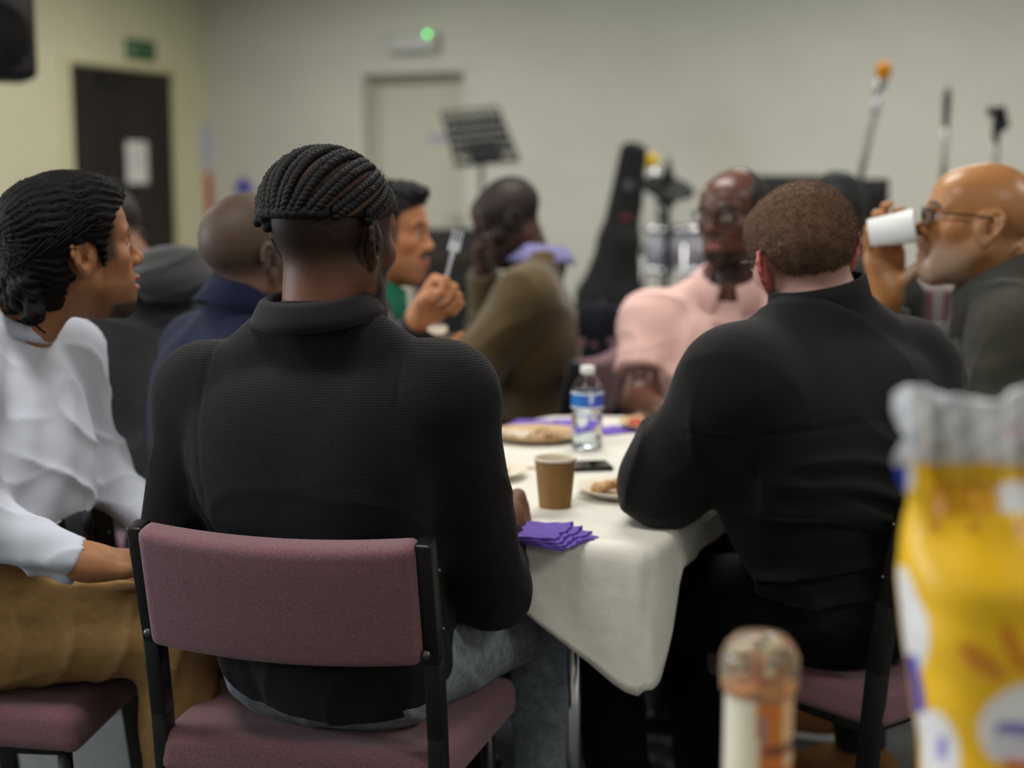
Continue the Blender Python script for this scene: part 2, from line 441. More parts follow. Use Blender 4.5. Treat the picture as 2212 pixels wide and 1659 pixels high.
mb = MB(); mb.tube([(-0.16, -0.03, 1.0), (-0.16, -0.07, 1.0), (-0.16, -0.07, 1.3), (-0.16, -0.03, 1.3)], 0.011); mb.build('handle', M_steel, d, smooth=True)
mb = MB(); mb.box((-0.12, -0.03, DBH-0.1), (0.2, 0.05, 0.055), bev=0.006); mb.tube([(-0.05, -0.05, DBH-0.09), (0.12, -0.16, DBH-0.07), (0.2, -0.03, DBH-0.06)], 0.007); mb.build('door_closer', M_black, d)
mb = MB()
for sx in (-1, 1): mb.box((sx*(wd/2+0.02), -0.06, DBH/2+0.02), (0.075, 0.03, DBH+0.04), bev=0.004); mb.box((sx*(wd/2-0.014), 0, DBH/2), (0.026, 0.11, DBH-0.002))
mb.box((0, -0.06, DBH+0.02), (wd-0.036, 0.03, 0.05), bev=0.004); mb.box((0, 0, DBH-0.008), (wd-0.06, 0.11, 0.014)); mb.build('frame', M_trim, d)

# window in the left wall, beside the camera and out of the picture
d = struct(empty('window_1', room(-T_/2, (WB0+WB1)/2, (WZ0+WZ1)/2), YAW_ROOM+math.pi/2)); ww, wh = WB1-WB0, WZ1-WZ0; mb = MB()
for sx in (-1, 1): mb.box((sx*(ww/2-0.03), 0, 0), (0.06, 0.08, wh-0.004)); mb.box((0, 0, sx*(wh/2-0.03)), (ww-0.12, 0.08, 0.06))
for k in (-1, 1): mb.box((k*ww/6, 0, 0), (0.05, 0.07, wh-0.12))
mb.build('window_frame', M_white, d)
for k in (-1, 0, 1): MB().box((k*ww/3, 0, 0), (ww/3-0.07, 0.006, wh-0.13)).build('pane', mat('window_glass', '#ffffff', 0.0, trans=1.0, ior=1.02), d)

# notices and fittings on the walls
def on_left(px, py):     # point on the left wall seen at a pixel
    a = P(px, py, 1.0)-[0, 0, EYE]; n = RA
    t = np.dot(CORNER-np.array([0, 0, EYE])*0, n)/np.dot(a*[1, 1, 0], n); return a*t+[0, 0, EYE]
def on_back(px, py):
    a = P(px, py, 1.0)-[0, 0, EYE]; n = RB
    t = np.dot(CORNER, n)/np.dot(a*[1, 1, 0], n); return a*t+[0, 0, EYE]
YL = YAW_ROOM+math.pi/2
def wall_card(name, p, out, yaw, w, h, m, label, cat, th=0.006):
    q = p+out*th*0.5
    o = MB().box((0, 0, 0), (w, th, h), bev=0.0015).build(name, m)
    o.location = [float(v) for v in q]; o.rotation_euler = (0, 0, yaw); tag(o, label, cat); return o
p = on_left(302, 351); p = p - RA*0.0+0
o = wall_card('paper_notice', p-RA*0.026, RA, YL, 0.21, 0.28, M_paper, 'white sheet of paper taped to the dark door', 'notice')
for i, (zz, w) in enumerate(((0.09, 0.12), (0.05, 0.15), (0.02, 0.14), (-0.01, 0.15), (-0.04, 0.1))):
    MB().box((0, -0.0035, zz), (w, 0.001, 0.008)).build('printed_line', mat('grey_print', '#a2a3a4', 0.8), o)
p = on_left(302, 108)
es = empty('exit_sign', p+RA*0.006, YL); tag(es, 'green fire exit sign above the dark double door', 'sign')
MB().box((0, 0, 0), (0.30, 0.01, 0.135), bev=0.002).build('board', mat('sign_green', '#2c5a34', 0.5), es)
mp_ = mat('sign_print', '#7f9a78', 0.6); mb = MB()
mb.box((-0.105, -0.006, -0.005), (0.045, 0.002, 0.08)); mb.box((-0.05, -0.006, 0.03), (0.016, 0.002, 0.016)); mb.box((-0.052, -0.006, 0.0), (0.014, 0.002, 0.04)); mb.box((-0.043, -0.006, -0.025), (0.03, 0.002, 0.012), rotm((0, 1, 0), 0.5)); mb.build('running_figure', mp_, es)
def text_mesh(name, body, size, m, parent, loc, rot):
    cu = bpy.data.curves.new(name, 'FONT'); cu.body = body; cu.size = size; cu.align_x = 'CENTER'; cu.align_y = 'CENTER'; cu.extrude = 0.0006
    t = bpy.data.objects.new(name, cu); COL.objects.link(t); bpy.context.view_layer.update()
    me = bpy.data.meshes.new_from_object(t.evaluated_get(bpy.context.evaluated_depsgraph_get())); bpy.data.objects.remove(t)
    o = link(name, me, m, parent); o.location = loc; o.rotation_euler = rot; return o
text_mesh('lettering', 'Fire exit', 0.045, mp_, es, (0.05, -0.0062, 0.018), (math.pi/2, 0, 0))
text_mesh('lettering', 'Keep clear', 0.028, mp_, es, (0.05, -0.0062, -0.03), (math.pi/2, 0, 0))
wall_card('wall_leaflet', on_left(448, 318), RA, YL, 0.13, 0.33, mat('pale_leaflet', '#b6b8cc', 0.7), 'pale lilac leaflet on the left wall near the corner', 'leaflet')
o = wall_card('fire_notice', on_left(455, 422), RA, YL, 0.13, 0.33, mat('orange_card', '#b9652c', 0.7), 'narrow orange notice on the wall below the pale leaflet', 'notice')
MB().box((0, -0.004, 0.02), (0.05, 0.001, 0.17)).build('red_panel', mat('red_print', '#9a2f1c', 0.7), o)
p = on_back(527, 400); o = empty('wall_poster', p-RB*0.004, YAW_ROOM); tag(o, 'blue and violet cut-out poster on the back wall beside the corner', 'poster')
MB().prism([(x*0.075, y*0.06) for x, y in ((-1, -1), (-1, 0.2), (-.5, .3), (-.35, .8), (0, 1.1), (.4, .7), (.5, .25), (1, .2), (1, -1))], -0.003, 0.003).build('poster_sheet', mat('poster_blue', '#5250a8', 0.6, noise=0.4, nscale=30), o)
o.rotation_euler = (math.pi/2, 0, YAW_ROOM)
p = on_back(899, 95); o = empty('emergency_light', p-RB*0.05, YAW_ROOM); tag(o, 'white emergency light box with green lamp above white door', 'light')
MB().box((0, 0.015, 0), (0.37, 0.06, 0.12), bev=0.012).build('housing', mat('grey_housing', '#b5b5ac', 0.5), o)
MB().box((0, -0.022, 0.0), (0.31, 0.02, 0.09), bev=0.008).build('diffuser', mat('pale_diffuser', '#c3c5c6', 0.35), o)
MB().ball((0.125, -0.024, 0.05), 0.012, 10).build('indicator_lamp', mat('green_led', '#20ff60', 0.4, emit='#30ff70', estr=6), o, smooth=True)

# ceiling light fittings (all above the frame), one per lamp
for i, (a, b) in enumerate(LAMPS):
    c = room(a, b, CEIL); o = empty('ceiling_light', c, YAW_ROOM)
    tag(o, 'recessed rectangular ceiling light panel overhead', 'light', 'ceiling light panels')
    mb = MB()
    for sx in (-1, 1): mb.box((sx*0.61, 0, -0.03), (0.03, 0.65, 0.06)); mb.box((0, sx*0.31, -0.03), (1.19, 0.03, 0.06))
    mb.build('frame', M_white, o); MB().box((0, 0, -0.03), (1.18, 0.58, 0.02)).build('diffuser', mat('lit_diffuser', '#ffffff', 0.5, emit='#fff3d8', estr=1.0), o)

# loudspeaker hung high at the left edge of the frame
sp = P(-26, 72, 5.0); o = empty('loudspeaker', sp, 0.5); tag(o, 'black loudspeaker hung high on the left with a blue light', 'loudspeaker')
MB().box((0, 0, 0.05), (0.28, 0.26, 0.42), bev=0.03).build('cabinet', M_blackplastic, o, angle=40)
MB().lathe([(0.02, 0.0), (0.105, -0.03), (0.12, -0.004), (0.12, 0.0)], (0, -0.13, -0.02), 28, rotm((1, 0, 0), math.pi/2)).build('woofer', M_blackcloth, o, smooth=True)
MB().box((0, -0.128, 0.17), (0.18, 0.02, 0.08), bev=0.008).build('horn', M_black, o)
MB().ball((-0.01, -0.133, -0.135), 0.008, 8).build('indicator_lamp', mat('blue_led', '#3020ff', 0.4, emit='#4030ff', estr=12), o)
MB().tube([(0, 0.05, 0.25), (0, 0.05, CEIL-sp[2])], 0.019).build('ceiling_bracket', M_black, o, smooth=True)
MB().box((0, 0.05, CEIL-sp[2]-0.006), (0.14, 0.14, 0.012), bev=0.003).build('mounting_plate', M_black, o)
# ---------------------------------------------------------------- chairs
M_mauve = mat('mauve_fabric', '#6d4b52', 0.95, noise=0.3, nscale=420, bump=0.5, bscale=600, sheen=0.15)
M_boltm = mat('dark_bolt', '#55565a', 0.35, metal=0.9)
def curved_pad(w, h, t, bow, bev=0.014, nx=24, crown=0.006):
    """upholstered back pad bowed backwards, lying in local x (width), z (height), -y (rear)"""
    bm = bmesh.new(); bmesh.ops.create_cube(bm, size=1.0)
    for v in bm.verts: v.co = (v.co.x*w, v.co.y*t, v.co.z*h)
    bmesh.ops.bevel(bm, geom=list(bm.edges), offset=bev, segments=4, profile=0.55, affect='EDGES')
    for ax, n in (((1, 0, 0), nx), ((0, 0, 1), 10)):
        ext = w if ax[0] else h
        for i in range(1, n):
            c = -ext/2+ext*i/n
            bmesh.ops.bisect_plane(bm, geom=list(bm.verts)+list(bm.edges)+list(bm.faces), plane_co=[c*a for a in ax], plane_no=ax)
    for v in bm.verts:
        u = 2*v.co.x/w; q = 2*v.co.z/h
        v.co.y += -bow*(1-u*u) + (crown*(1-u**4)*(1-q**4) if v.co.y > 0 else -crown*0.6*(1-u**4)*(1-q**4))
        v.co.z += -0.006*(1-u*u)
    vs = [tuple(v.co) for v in bm.verts]; bm.verts.index_update(); fs = [tuple(v.index for v in f.verts) for f in bm.faces]; bm.free()
    return vs, fs
PW, SEATZ, TOPZ = 0.218, 0.45, 0.78
def make_chair():
    c = empty('stacking_chair'); c['category'] = 'chair'
    tilt = 0.18
    R = rotm((1, 0, 0), tilt)
    vs, fs = curved_pad(0.416, 0.185, 0.045, 0.018)
    vs = np.array(vs) @ np.array(R).T + np.array([0, -0.242, TOPZ-0.087]); MB().add(vs, fs).build('back_pad', M_mauve, c, smooth=True)
    bm = bmesh.new(); bmesh.ops.create_cube(bm, size=1.0)
    for v in bm.verts: v.co = (v.co.x*(0.50 if v.co.y > 0 else 0.45), v.co.y*0.385-0.018, v.co.z*0.07)
    bmesh.ops.bevel(bm, geom=list(bm.edges), offset=0.026, segments=5, profile=0.6, affect='EDGES')
    for v in bm.verts:
        v.co.z += SEATZ-0.035
        if v.co.y > 0.14: v.co.z -= (v.co.y-0.14)*0.22
    me = bpy.data.meshes.new('seat_pad'); bm.to_mesh(me); bm.free(); link('seat_pad', me, M_mauve, c, smooth=True)
    for s in (-1, 1):
        mb = MB(); pts = [(s*PW, -0.150, 0.0), (s*PW, -0.182, 0.30), (s*PW, -0.197, 0.48), (s*PW, -0.212, 0.60), (s*PW, -0.250, TOPZ)]
        w, dd = 0.012, 0.017
        for (p, q) in zip(pts[:-1], pts[1:]):
            p = np.array(p); q = np.array(q); m_ = (p+q)/2; L = np.linalg.norm(q-p); an = math.atan2(q[1]-p[1], q[2]-p[2])
            mb.box(m_, (w*2, dd*2, L+0.006), rotm((1, 0, 0), -an), bev=0.004)
        po = mb.build('rear_post', M_black, c, angle=35)
        for zz, yy in ((TOPZ-0.045, -0.24), (TOPZ-0.135, -0.222)):
            MB().ball((s*(PW+0.012), yy+0.012, zz), (0.0045, 0.0045, 0.0045), 8).build('bolt', M_boltm, po, smooth=True)
        MB().ball((s*(PW-0.004), -0.240, TOPZ-0.165), (0.008, 0.006, 0.008), 8).build('bolt', M_boltm, po, smooth=True)
        MB().tube([(s*0.205, 0.135, 0.395), (s*0.21, 0.15, 0.0)], 0.012, 10).build('front_leg', M_black, c, smooth=True)
    mb = MB()
    for s in (-1, 1): mb.box((s*0.205, -0.015, 0.375), (0.02, 0.32, 0.025), bev=0.003)
    mb.box((0, 0.135, 0.375), (0.4, 0.02, 0.025), bev=0.003); mb.box((0, -0.17, 0.375), (0.4, 0.02, 0.025), bev=0.003)
    mb.build('under_frame', M_black, c, angle=35)
    return c
CHAIR0 = make_chair(); _chair_used = [False]
def chair(x, y, fwd, label):
    c = CHAIR0 if not _chair_used[0] else copy_tree(CHAIR0); _chair_used[0] = True
    c.location = (x, y, 0); c.rotation_euler = (0, 0, math.atan2(fwd[1], fwd[0])-math.pi/2); tag(c, label, 'chair', 'mauve stacking chairs'); return c

# ---------------------------------------------------------------- the table with its white paper cloth
TZ = 0.70
TPOLY = [(0.215, 2.215), (0.60, 3.05), (0.62, 3.49), (0.10, 3.50), (-0.22, 3.10), (-0.44, 2.33)]   # counter-clockwise
def round_poly(poly, r, n=7):
    out = []; k = len(poly)
    for i in range(k):
        a, b, c = (np.array(poly[(i+j) % k], float) for j in (-1, 0, 1))
        p, q = b+unit(a-b)*r, b+unit(c-b)*r
        for j in range(n+1):
            t = j/n; out.append((1-t)**2*p+2*t*(1-t)*b+t*t*q)
    return out
M_cloth = mat('paper_tablecloth', '#e0ddd4', 0.5, bump=0.45, bscale=26, bdist=0.005)
def make_cloth(parent_name, poly, z, hang, label, r=0.03, step=0.02, seed=1):
    rng = np.random.RandomState(seed)
    rp = round_poly(poly, r); k = len(rp)
    # resample outline
    pts = []
    for i in range(k):
        a, b = rp[i], rp[(i+1) % k]; L = np.linalg.norm(b-a); n = max(1, int(L/step))
        for j in range(n): pts.append(a+(b-a)*j/n)
    n = len(pts); cx = np.mean(pts, 0); nrm = []
    for i in range(n):
        t = unit(pts[(i+2) % n]-pts[i-2]); nrm.append(np.array([t[1], -t[0]]))
    vs = []; fs = []; rows = 15
    rings = [0.0, 0.25, 0.5, 0.75, 0.93]
    for s in rings:
        for i in range(n):
            q = cx+(pts[i]-cx)*s; vs.append((q[0], q[1], z))
    for j in range(rows+1):
        for i in range(n):
            L = hang(pts[i]); t = j/rows; d = L*t
            u = i*step
            tri = lambda v: 2*abs((v % 1)-0.5)-0.5
            rip = (0.012*tri(u*3.1+d*0.8+0.2)+0.006*tri(u*7.3-d*2.5))*min(1, d/0.06)
            cr = 0.004*tri(u*9+d*14)*tri(u*5-d*11+0.3)*min(1, d/0.03)*2
            o = 0.006+rip+cr+0.008*min(1, d/0.02)+d*0.03
            if d < 0.012: o = 0.012*math.sin(d/0.012*math.pi/2); zz = z-0.010*(1-math.cos(d/0.012*math.pi/2))
            else: zz = z-0.010-(d-0.012)
            vs.append((pts[i][0]+nrm[i][0]*o, pts[i][1]+nrm[i][1]*o, zz))
    R_ = len(rings)+rows+1
    for j in range(R_-1):
        for i in range(n): fs.append((j*n+i, j*n+(i+1) % n, (j+1)*n+(i+1) % n, (j+1)*n+i))
    fs = [f[::-1] for f in fs]
    o = MB().add(vs, fs).build(parent_name, M_cloth, smooth=True); md = o.modifiers.new('thickness', 'SOLIDIFY'); md.thickness = 0.0012; md.offset = -1
    tag(o, label, 'tablecloth'); return o
M_tabletop = mat('laminate_top', '#b9b2a2', 0.5)
def make_table(name, poly, z, label, legs):
    t = empty(name, (*np.mean(poly, 0), 0)); tag(t, label, 'table'); ins = [tuple(np.mean(poly, 0)+(np.array(p)-np.mean(poly, 0))*0.985) for p in poly]
    MB().prism(ins, z-0.028, z-0.004).build('table_top', M_tabletop, t, keep=True)
    for (x, y) in legs:
        l = MB().tube([(x, y, 0.012), (x, y, z-0.03)], 0.0125, 14).build('leg', M_chrome, t, smooth=True, keep=True)
        MB().lathe([(0.014, 0.0), (0.016, 0.004), (0.016, 0.02), (0.013, 0.022)], (x, y, 0), 14).build('foot_cap', M_blackplastic, l, keep=True)
    return t
legx = PZ(1215, 1348, 0.60)
make_table('meeting_table', TPOLY, TZ, 'white covered meeting table with chrome legs at the centre', [(0.105, 2.33), (-0.3, 2.45), (0.47, 2.95), (0.53, 3.38), (0.16, 3.38), (-0.12, 3.05)])
def hang_main(p):
    x, y = p; d = math.hypot(x-0.205, y-2.235)
    if x < 0.205: return max(0.085, 0.262-0.80*d) if y < 2.45 else 0.10
    return max(0.07, 0.262-1.7*d) if y < 2.6 else 0.10
make_cloth('paper_tablecloth', TPOLY, TZ, hang_main, 'white paper cloth hanging in a point over the near table corner')
# ---------------------------------------------------------------- people: one continuous body mesh each, clothes and hair as children
class HF:
    """head frame: x right, y towards the face, z up; origin between the ears"""
    def __init__(s, c, face, pitch=0, roll=0, sc=1.0):
        s.c = np.array(c, float); s.s = sc; yaw = math.atan2(-face[0], face[1])
        s.R = rz(yaw) @ rotm((1, 0, 0), -math.radians(pitch)) @ rotm((0, 1, 0), math.radians(roll))
    def p(s, a): return s.c + s.s*(s.R @ np.array(a, float))
    def l(s, Pw): return ((Pw-s.c.astype(f32)) @ s.R.astype(f32))/f32(s.s)
    def ell(s, c, r, k=0.02, op='U', R=None): return ell(s.p(c), tuple(x*s.s for x in r), s.R if R is None else s.R @ R, k*s.s, op)
    def sph(s, c, r, k=0.02, op='U'): return sph(s.p(c), r*s.s, k*s.s, op)
    def cone(s, a, b, ra, rb=None, k=0.02, op='U'): return cone(s.p(a), s.p(b), ra*s.s, (ra if rb is None else rb)*s.s, k*s.s, op)
def skull(T, t=0.0):
    return [T.ell((0, -0.020, 0.036), (0.0765+t, 0.099+t, 0.084+t), 0.0), T.ell((0, 0.043, 0.046), (0.060+t, 0.047+t, 0.047+t), 0.03),
            T.ell((0, 0.030, -0.030), (0.060+t, 0.060+t, 0.085+t), 0.03)]
def ear(T, s, detail=True, flare=0.45, big=1.0):
    ca, sa = math.cos(flare), math.sin(flare)
    n = np.array([s*ca, sa, 0]); w = np.array([s*sa, -ca, 0]); u = np.array([0, -0.12, 0.99]); c0 = np.array([s*0.083, -0.014, -0.004])
    q = lambda a, b, d=0: tuple(c0 + (w*a+u*b)*big + n*d)
    R = np.stack([n, w, u], 1)
    out = [T.ell(q(-0.002, -0.001, -0.004), (0.0065, 0.0165*big, 0.029*big), 0.012, R=R), T.ell((s*0.074, 0.0, -0.006), (0.010, 0.016, 0.024), 0.012)]
    rim = [(-0.013, 0.004), (-0.012, 0.020), (-0.003, 0.030), (0.009, 0.029), (0.017, 0.018), (0.018, 0.003), (0.013, -0.012), (0.004, -0.024)]
    if detail:
        out += [T.ell(q(-0.001, -0.003, 0.0035), (0.006, 0.0105*big, 0.018*big), 0.004, 'S', R=R)]
        for a, b in zip(rim[:-1], rim[1:]): out.append(T.cone(q(*a, 0.001), q(*b, 0.001), 0.0042, 0.0042, 0.003))
        out += [T.cone(q(0.008, 0.016, 0.001), q(0.006, -0.008, 0.001), 0.0035, 0.0035, 0.004), T.sph(q(-0.011, -0.006, 0.002), 0.0045, 0.005)]
        out += [T.ell(q(-0.004, -0.008, 0.0), (0.006, 0.005, 0.006), 0.003, 'S', R=R)]
    out += [T.ell(q(-0.003, -0.029, 0.0), (0.005, 0.009, 0.010), 0.008, R=R)]
    return out
def head_prims(T, ears=2, nose=1.0, jaw=1.0, mouth=0.0, lips=1.0, face=True):
    H = skull(T)
    for s in (-1, 1):
        H += [T.cone((s*0.050*jaw, -0.004, -0.050), (s*0.018, 0.064, -0.098), 0.021, 0.019, 0.03),
              T.ell((s*0.044, 0.056, -0.018), (0.022, 0.022, 0.018), 0.025)]
    H += [T.sph((0, 0.070, -0.101-mouth), 0.021, 0.022), T.ell((0, 0.070, -0.064), (0.034, 0.026, 0.032), 0.025)]
    if face:
        for s in (-1, 1):
            H += [T.cone((s*0.010, 0.088, 0.024), (s*0.046, 0.068, 0.026), 0.0095, 0.009, 0.016), T.ell((s*0.031, 0.097, 0.004), (0.018, 0.016, 0.0125), 0.012, 'S')]
        H += [T.cone((0, 0.086, 0.012), (0, 0.086+0.022*nose, -0.024), 0.0075, 0.0105, 0.014), T.sph((0, 0.087+0.022*nose, -0.027), 0.0105, 0.006)]
        for s in (-1, 1):
            H += [T.sph((s*0.0115, 0.096+0.003*nose, -0.030), 0.0088, 0.007), T.sph((s*0.031, 0.0745, 0.003), 0.0128, 0.003),
                  T.cone((s*0.018, 0.0855, 0.009), (s*0.043, 0.0765, 0.0085), 0.0034, 0.003, 0.005), T.cone((s*0.019, 0.084, -0.007), (s*0.042, 0.0765, -0.006), 0.003, 0.003, 0.006)]
        H += [T.ell((0, 0.0965+0.002*lips, -0.0590), (0.022, 0.0085, 0.0062*lips), 0.006), T.ell((0, 0.0945+0.002*lips, -0.0725-mouth), (0.020, 0.0088, 0.0070*lips), 0.006),
              T.cone((-0.025, 0.094, -0.0658-mouth*0.4), (0.025, 0.094, -0.0658-mouth*0.4), 0.0016+mouth*0.4, None, 0.004, 'S'),
              T.cone((-0.016, 0.106, -0.0655-mouth*0.4), (0.016, 0.106, -0.0655-mouth*0.4), 0.0026+mouth*0.4, None, 0.004, 'S')]
    else:
        H += [T.cone((0, 0.086, 0.012), (0, 0.108, -0.024), 0.0085, 0.012, 0.014), T.ell((0, 0.097, -0.066), (0.02, 0.008, 0.012), 0.008)]
    for s in ((-1, 1) if ears else ()): H += ear(T, s, ears == 2)
    return H
def head_colour(T, skin, lip=None, hairc=None, hairmask=None, beard=None, beardc=None, brow=0.85, browc=None, eyes=True, extra=None):
    sk = np.array(lin(skin)); lp = np.array(lin(lip)) if lip else sk*np.array([1.05, 0.8, 0.8]); bc = np.array(lin(browc or hairc or '#120c0a'))
    def f(Pw):
        L = T.l(Pw.astype(f32)); x, y, z = L.T; n = len(L); ax = np.abs(x)
        v = np.sin(Pw[:, 0]*131+Pw[:, 2]*77)*np.sin(Pw[:, 1]*117-Pw[:, 2]*91)*np.sin(Pw[:, 2]*151)
        c = sk[None]*(1+0.05*v[:, None])
        near = (np.abs(x) < 0.115) & (y < 0.122) & (y > -0.16) & (np.abs(z) < 0.165)
        def mixin(m, col):
            nonlocal c
            m = (m*near)[:, None]; c = c*(1-m)+np.array(col)[None]*m
        mixin(0.35*np.exp(-((ax-0.045)**2+(y-0.06)**2+(z+0.02)**2)/0.0006), sk*np.array([1.25, 0.92, 0.9]))       # cheeks
        mixin(0.4*np.exp(-(x**2+(y-0.11)**2+(z+0.026)**2)/0.0003), sk*np.array([1.2, 0.9, 0.88]))
        if beard is not None: mixin(beard(x, y, z), lin(beardc or '#0d0908'))
        if hairmask is not None: mixin(hairmask(x, y, z), lin(hairc))
        mixin(sst(0.024, 0.019, ax)*sst(0.010, 0.006, np.abs(z+0.066))*sst(0.090, 0.097, y), lp)
        if brow:
            zz = 0.0275+0.004*np.sin(np.clip(ax/0.05, 0, 1)*3.0)-np.clip(ax-0.035, 0, 1)*0.3
            mixin(brow*sst(0.0055, 0.0025, np.abs(z-zz))*sst(0.008, 0.014, ax)*sst(0.055, 0.045, ax)*sst(0.05, 0.06, y), bc)
        if eyes:
            dx, dz = ax-0.031, z-0.002; e = (y > 0.0815) & (np.abs(dz) < 0.0062*np.sqrt(np.clip(1-(dx/0.0125)**2, 0, 1)))
            mixin(e*0.95, (0.55, 0.5, 0.46)); mixin(e*((dx**2+dz**2) < 0.0056**2), (0.02, 0.012, 0.008))
            mixin(sst(0.0018, 0.0006, np.abs(dz-0.0065*np.sqrt(np.clip(1-(dx/0.0135)**2, 0, 1))))*(ax > 0.018)*(ax < 0.045)*(y > 0.075)*0.8, (0.015, 0.01, 0.01))
        if extra is not None: c = extra(c, x, y, z, near)
        return np.clip(c, 0, 1)
    return f
FL = [(0.044, 0.026, 0.022), (0.049, 0.030, 0.023), (0.045, 0.028, 0.022), (0.035, 0.021, 0.020)]
def hand(w, d, n, left, curls, thumb=None, sc=1.0, spread=0.0):
    """w wrist, d direction of the knuckles, n direction the palm faces; curls in degrees for index..little"""
    w = np.array(w, float); d = unit(d); n = unit(np.array(n, float)-np.dot(n, d)*d); t = np.cross(d, n)*(-1 if left else 1)
    q = lambda a, b, c: w + sc*(t*a+d*b+n*c)
    K = []; tips = []
    for i, (off, kd) in enumerate(((0.030, 0.089), (0.010, 0.093), (-0.010, 0.088), (-0.029, 0.079))):
        kn = q(off, kd, 0.0)
        K.append(cone(q(off*0.55, 0.006, 0.0), kn, 0.0165*sc, 0.0118*sc, 0.016)); K.append(cone(q(off*0.6, 0.02, 0.008), q(off*0.95, kd-0.012, 0.006), 0.0125*sc, 0.010*sc, 0.014))
        ang = 0.0; p = kn; sp = spread*(off/0.03)
        for j in range(3):
            ang += math.radians(curls[i][j]); dr = d*math.cos(ang)+n*math.sin(ang); dr = unit(dr+t*sp*math.cos(ang))
            e = p+dr*FL[i][j]*sc; r0 = (0.0098, 0.0088, 0.0080)[j]*(0.9 if i == 3 else 1)*sc; r1 = (0.0086, 0.0080, 0.0068)[j]*(0.9 if i == 3 else 1)*sc
            K.append(cone(p, e, r0, r1, 0.004)); p = e
        tips.append(p)
    th = thumb or [(0.016, 0.018, 0.006), (0.040, 0.048, 0.016), (0.050, 0.077, 0.022), (0.050, 0.104, 0.026)]
    for a, b, ra, rb in zip(th[:-1], th[1:], (0.0175, 0.0115, 0.0100), (0.0125, 0.0100, 0.0078)): K.append(cone(q(*a), q(*b), ra*sc, rb*sc, 0.010 if ra > 0.015 else 0.004))
    return K, q
def axes(J):
    X = unit(J['shR']-J['shL']); mid = (J['shR']+J['shL'])/2; U0 = unit(mid-J['pelvis']); Fw = unit(np.cross(U0, X)); U = np.cross(X, Fw); return X, Fw, U, mid
def torso(J, g=0.0, bulk=1.0, belly=1.0, k=0.05):
    X, Fw, U, mid = axes(J); sw = np.linalg.norm(J['shR']-J['shL'])/2; R = np.stack([X, Fw, U], 1); pv = J['pelvis']
    Xp = unit(J['hipR']-J['hipL']); Fp = unit(np.cross([0, 0, 1], Xp)); Rp = np.stack([Xp, Fp, np.cross(Xp, Fp)], 1)
    nb = J['neck']
    A = [ell(mid-0.155*U+0.008*Fw, (sw*0.88+g, 0.112*bulk+g, 0.185+g), R, 0.0), cone(J['shL']-0.02*U+0.03*X, J['shR']-0.02*U-0.03*X, 0.056*bulk+g, None, k),
         ell(pv*0.56+mid*0.44+0.012*Fp, (sw*0.80+g, 0.112*bulk*belly+g, 0.20+g), R, 0.07), ell(pv+0.0*Fp, (0.170*bulk**0.5+g, 0.130*bulk**0.5+g, 0.125+g), Rp, 0.06)]
    for s in (-1, 1):
        sh = J['shR' if s > 0 else 'shL']
        A += [sph(sh, 0.066*bulk**0.5+g, k), cone(nb+s*0.028*X+0.004*U-0.012*Fw, sh-0.004*U-s*0.02*X, 0.042+g, 0.050*bulk**0.5+g, 0.03),
              ell(mid+s*sw*0.5*X-0.09*U-0.06*Fw, (sw*0.42+g, 0.055*bulk+g, 0.11+g), R, 0.05)]
    A += [cone(nb-0.02*U, mid-0.04*U, 0.056+g, 0.07+g, 0.05)]
    return A
def arm(J, s, g=0.0, bulk=1.0, upto=1.0, cuff=None, k=0.04):
    sh, el, wr = J['sh'+s], J['el'+s], J['wr'+s]; b = bulk**0.5
    if upto < 1: return [cone(sh, sh+(el-sh)*upto, 0.062*b+g, 0.055*b+g, k, flat=True)]
    e = wr+(wr-el)/np.linalg.norm(wr-el)*(cuff or 0.0)
    return [cone(sh, el, 0.060*b+g, 0.047*b+g, k), sph(el, 0.0465*b+g, 0.02), cone(el, e, 0.046*b+g, 0.031*b+g, 0.03, flat=True)]
def legs(J, g=0.0, bulk=1.0):
    A = []; Xp = unit(J['hipR']-J['hipL']); Fp = unit(np.cross([0, 0, 1], Xp)); Rp = np.stack([Xp, Fp, np.cross(Xp, Fp)], 1)
    A.append(ell(J['pelvis']-[0, 0, 0.005], (0.168*bulk**0.5+g, 0.128*bulk**0.5+g, 0.108+g), Rp, 0.0))
    for s in 'LR':
        h, kn, an = J['hip'+s], J['kn'+s], J['an'+s]
        A += [cone(h, kn, 0.086*bulk**0.5+g, 0.062*bulk**0.5+g, 0.04), cone(kn, an, 0.060*bulk**0.5+g, 0.045*bulk**0.5+g, 0.03, flat=True)]
    return A
def shoe(J, s, fwd, m, parent, sole_m=None):
    an = J['an'+s]; f = unit([fwd[0], fwd[1], 0]); a = np.array([an[0], an[1], 0.0])
    up = [cone(a-f*0.045+[0, 0, 0.045], a+f*0.06+[0, 0, 0.045], 0.038, 0.040, 0.02), cone(a+f*0.05+[0, 0, 0.042], a+f*0.155+[0, 0, 0.034], 0.040, 0.032, 0.03), cone(a+[0, 0, 0.04], an, 0.042, 0.044, 0.03), half(a+[0, 0, 0.018], (0, 0, -1))]
    o = solid('shoe', up, 0.006, m, parent)
    R = np.stack([np.cross(f, [0, 0, 1]), f, [0, 0, 1]], 1)
    solid('sole', [rbox(a+f*0.055+[0, 0, 0.0125], (0.045, 0.14, 0.0125), R, 0.01)], 0.006, sole_m or M_blackplastic, o)
def joints(**kw):
    J = {k: np.array(v, float) for k, v in kw.items()}
    X, Fw, U, mid = axes(J)
    if 'hipL' not in J:
        h = np.array([X[0], X[1], 0]); h = unit(h)*0.09
        J['hipL'] = J['pelvis']-h-[0, 0, 0.02]; J['hipR'] = J['pelvis']+h-[0, 0, 0.02]
    return J
